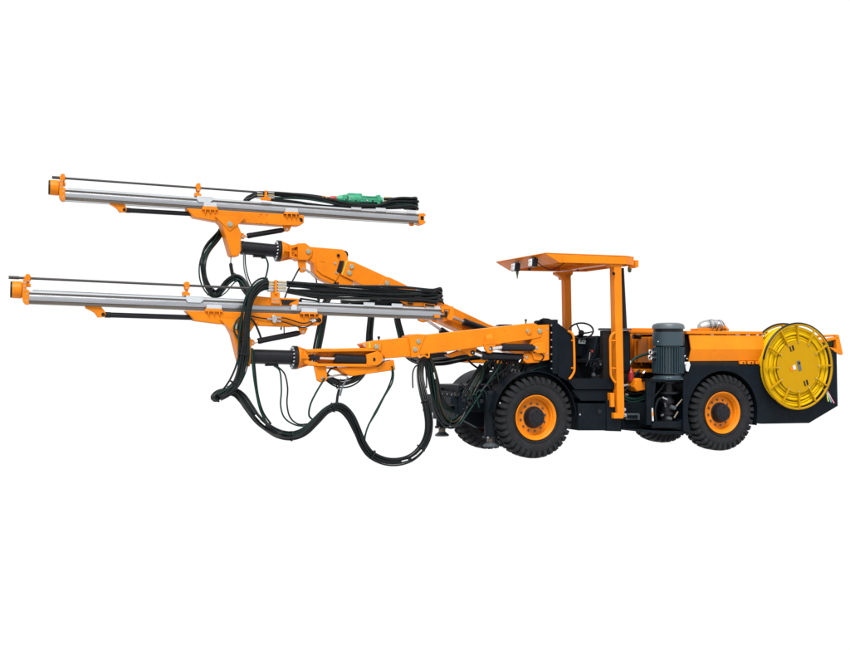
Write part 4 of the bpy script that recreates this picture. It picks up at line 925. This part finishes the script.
# bundles lying on the feeds (folded at the rear)
def feed_bundle(rows, Y, seed, mats):
    hb = E('feed_hoses', rig, P(*rows[0][len(rows[0]) // 2][:2], Y)); rnd = random.Random(seed)
    for k, row in enumerate(rows):
        pts = smooth([P(p[0], p[1], Y + p[2]) for p in row], 8)
        f1, f2, p1, p2 = rnd.uniform(.1, .2), rnd.uniform(.18, .3), rnd.uniform(0, 6), rnd.uniform(0, 6)
        G().tube([p + Vector((0, .016 * math.sin(i * f1 + p2), .013 * math.sin(i * f1 + p1) + .009 * math.sin(i * f2 + p2))) for i, p in enumerate(pts)], .0165 * (rnd.uniform(.85, 1.2) if mats[k % len(mats)] is HOSE else .6), 9).build('hose', mats[k % len(mats)], hb)
    return hb
rows = []
for k in range(7):
    for j in range(2):
        yl = 281.8 + 1.8 * k + .6 * j; yr = 290.2 + 1.75 * k + .5 * j; dy = -.10 + .075 * j + random.uniform(-.02, .02)
        rows.append([(287, yl, dy), (320, yl + 1.6 + .3 * k, dy), (360, yl + (yr - yl) * .5 + .3, dy), (400, yl + (yr - yl) * .8, dy), (428, yr - .2, dy), (437, yr - 1.2 + .3 * k + random.uniform(-.8, .6), dy), (441.5 + random.uniform(-2.5, 1), yr - 1.4 + .45 * k + random.uniform(-.5, .5), dy + .05), (440, yr + 1, dy + .12), (425, yr + 1, dy + .14)])
feed_bundle(rows, YN, 1, [HOSE, HOSE, HOSE, HOSEG, HOSE, HOSE, HOSE, HOSEB])
rows = []
for k in range(4):
    rows.append([(341, 300.5 + .8 * k, -.08 + .05 * k), (375, 302 + .7 * k, -.08 + .05 * k), (410, 302.5, -.08 + .05 * k), (436, 303, -.08 + .05 * k)])
feed_bundle(rows, YN, 5, [HOSE, HOSE, HOSE])
for k in range(4):
    y = 282.3 + 2.9 * k
    for (xa, xb, m) in ((267.5, 274.6, BRASS if k < 2 else STEEL), (277.4, 286, STEEL if k % 2 else BRASS)):
        G().cyl(P(xa, y - .4, YN - .13), P(xb, y + .3, YN - .11), .015, n=12, ch=.002).build('hose_fitting', m, dc)
rows = []
for k in range(4):
    for j in range(2):
        yl = 191.2 + 2.3 * k; yr = 199.0 + 2.6 * k; dy = -.08 + .09 * j
        mid = 196 + 2.9 * k
        rows.append([(244 + 2 * j, 202 - .4 * k, dy), (249, 197.5 + .6 * k, dy), (257, 192.2 + 1.6 * k, dy), (268, yl + 1.2, dy), (300, 194.8 + 2.2 * k, dy), (330, 199.5 + 2.2 * k if k else 200, dy), (345, 203.5 + 1.1 * k, dy), (375, 204.4 + 1.2 * k, dy), (392, 200 + 2.4 * k, dy), (408, yr, dy), (414, yr - 1.2 + .5 * k + random.uniform(-.5, .5), dy), (417.5 + random.uniform(-2, .6), yr - 1 + .8 * k, dy + .05), (415, yr + 1, dy + .12), (404, yr + 1, dy + .14)])
feed_bundle(rows, YF, 2, [HOSE, HOSE, HOSE, HOSE, HOSEG, HOSE, HOSE])
rows = []
for k in range(5):
    rows.append([(384, 198.6 + 1.7 * k, -.04 + .02 * k), (396, 198.2 + 1.8 * k, -.05), (410, 198.6 + 1.6 * k, -.05), (417, 199 + 1.9 * k, -.04)])
feed_bundle(rows, YF, 7, [HOSE, HOSEG, HOSE])
hbk = E('hose_bracket', rig, P(265, 200, YF))
G().plate([(264.8, 190.4), (267.4, 190.4), (267.4, 197), (271, 198), (271, 200.6), (261, 200), (261, 197.6), (264.8, 196.6)], YF - .13, YF - .10).build('bracket_plate', ORANGE, hbk, .003)
for k in range(3):
    for xa, xb in ((257, 263), (268, 274)): G().cyl(P(xa, 192.6 + 2.5 * k, YF - .11), P(xb, 193 + 2.5 * k, YF - .10), .013, n=12).build('hose_fitting', BRASS if k % 2 else STEEL, hbk)
# single thin hoses
def hose1(px, Y, r=.011, m=HOSE): G().tube(smooth(path(px, Y), 7), r, 8).build('hose', m, rig)
hose1([(243.5, 253), (244, 268), (247, 280), (251.6, 291)], YF - .15, .009, CAP); hose1([(245, 254), (246, 268), (249.6, 281), (255, 292)], YF - .15, .009)
hose1([(265, 256), (268, 264), (266.6, 274), (263.4, 283), (261, 290)], YF - .15, .012, HOSEG)
hose1([(299.4, 268), (293, 280), (287, 292), (283, 306), (281, 330)], YF - .1, .011); hose1([(315.6, 275), (317, 286), (317.8, 300)], YF, .010)
hose1([(252, 348), (252.6, 362), (254.4, 380), (259, 405), (264, 418), (270, 427)], -.85, .014, HOSEG)
hose1([(253.5, 350), (255, 370), (258, 395), (263, 412), (271, 424)], -.83, .012)
hose1([(275, 366), (280, 372), (281.4, 390), (280.6, 405), (284, 417), (293, 424), (304, 426), (314, 422)], -.80, .010, HOSEG)
hose1([(277, 366), (284.6, 374), (287.6, 388), (287, 404), (290, 417), (298, 424), (308, 424)], -.80, .010, HOSE)
hose1([(325, 378), (317, 391), (310.6, 404), (309, 415), (313, 420)], -.78, .012, HOSEG)
hose1([(327, 374), (331, 369), (337, 367)], -.72, .012); hose1([(326.6, 377.6), (333, 376), (341, 375), (347, 376)], -.66, .012, STEEL)
hose1([(392, 366), (393.4, 374), (391.6, 384), (384, 397), (376.4, 412), (368.6, 425), (365, 437), (365, 446)], -.76, .012, HOSEG)
hose1([(391.4, 366), (392, 376), (388, 388), (380.6, 402), (371, 420), (365, 435), (363, 442)], -.74, .010)
hose1([(348, 377), (345, 382), (342.4, 387), (340, 396)], -.72, .011, CAP)
hose1([(284, 327), (284.4, 338)], YN, .008, CAP); hose1([(318, 292), (319.4, 297), (318.8, 302)], YN - .1, .012); hose1([(300, 298.6), (310, 300), (319, 301.4)], YN - .08, .012)
# near tilt cylinder hose on the leg
hose1([(249, 317), (254, 322), (258, 330), (261, 338)], YN - .17, .013); hose1([(240, 317), (236, 322), (234, 330), (238, 338), (243, 342)], YN - .16, .011, HOSEG); hose1([(240, 320), (238, 327), (239, 334), (243, 338)], YN - .16, .009)
# tangle between boom pedestal and front wheel
rnd = random.Random(5)
for k in range(34):
    x0 = rnd.uniform(486, 545); x1 = x0 + rnd.uniform(-22, 6); Y = rnd.uniform(-.62, -.30)
    hose1([(x0, 358 + rnd.uniform(-3, 3)), (x0 - rnd.uniform(-3, 5), 366), ((x0 + x1) / 2, 374 + rnd.uniform(-2, 3)), (x1, 385 + rnd.uniform(-3, 6))], Y, rnd.choice([.008, .011, .014, .017]), rnd.choice([HOSE, HOSE, HOSEG, HOSE, HOSE]))
for k in range(10):
    x0 = rnd.uniform(497, 535); y = rnd.uniform(363, 374)
    G().cyl(P(x0, y, -.63), P(x0 + rnd.uniform(-2, 2), y + rnd.uniform(1.5, 3), -.63), .014, n=10).build('hose_fitting', rnd.choice([TAUPE, GREYB, CYLB]), rig)
hose1([(519, 362), (522, 359), (527, 360), (532, 361.6), (537, 359.6), (541, 361)], -.74, .009, STEEL)
hose1([(533, 352), (540, 353.4), (543.6, 357), (540, 362)], -.77, .010)
hose1([(528, 372), (538, 368), (548, 366), (553, 370)], -.66, .016, HOSEG); hose1([(524, 368), (536, 364), (549, 367), (556, 374)], -.64, .018)
hose1([(466, 357), (471, 363), (478, 368), (486, 370)], -.3, .014); hose1([(501, 358), (498, 368), (490, 380), (480, 395), (463, 420), (460, 424)], -.64, .012, HOSEG)
hose1([(538, 322), (542, 319.6), (548, 319.4), (552, 321)], -.5, .014); hose1([(536, 323), (541, 321.6), (549, 322), (553, 323)], -.45, .016)
G().cyl(P(543.6, 317.6, -.45), P(543.6, 321.6, -.45), .012, n=10).build('hose_fitting', STEEL, rig)
for k in range(9):
    x0 = 455 + 4.2 * k + rnd.uniform(-2, 2); y = 392 + rnd.uniform(-4, 14)
    hose1([(x0, y), (x0 + rnd.uniform(2, 6), y - rnd.uniform(4, 9)), (x0 + 9, y - 3 + rnd.uniform(-3, 4)), (x0 + 12, y + rnd.uniform(2, 12))], rnd.uniform(-.66, -.61), rnd.choice([.008, .011]), rnd.choice([HOSE, HOSE, HOSEG]))
for k in range(5):
    p = P(457 + 6 * k, 396 + rnd.uniform(-3, 8), -.61); G().box(p, (.06, .05, .05)).build('valve_block', rnd.choice([BLACK, CYLB]), ch, .005)
# hoses in the articulation gap
hose1([(628, 366), (634, 359), (642, 355.4), (650, 353)], -.45, .020, HOSEG); hose1([(623, 396), (632, 399), (642, 397), (648, 392)], -.5, .022, HOSEG)
hose1([(622, 392), (628, 388), (633, 384), (634, 376), (640, 370)], -.52, .016); hose1([(622, 398), (632, 402), (644, 399), (650, 396)], -.5, .016, HOSEG); hose1([(622, 389), (630, 393), (640, 393.6), (648, 390)], -.46, .018)
for a_, b_ in (((628, 367), (630.6, 361)), ((624.6, 394.4), (628, 394.8)), ((642.4, 374), (645, 371.6)), ((622, 386), (628, 385))):
    G().cyl(P(*a_, -.5), P(*b_, -.5), .022, n=12, ch=.003).build('hose_fitting', STEEL, rig)
hose1([(653, 398), (660, 390), (664, 384)], -.74, .014); hose1([(656, 421), (655, 410), (658, 400), (663, 397)], -.74, .018); hose1([(682, 400), (684, 410), (680, 418)], -.7, .018)

scene.render.engine = 'CYCLES'
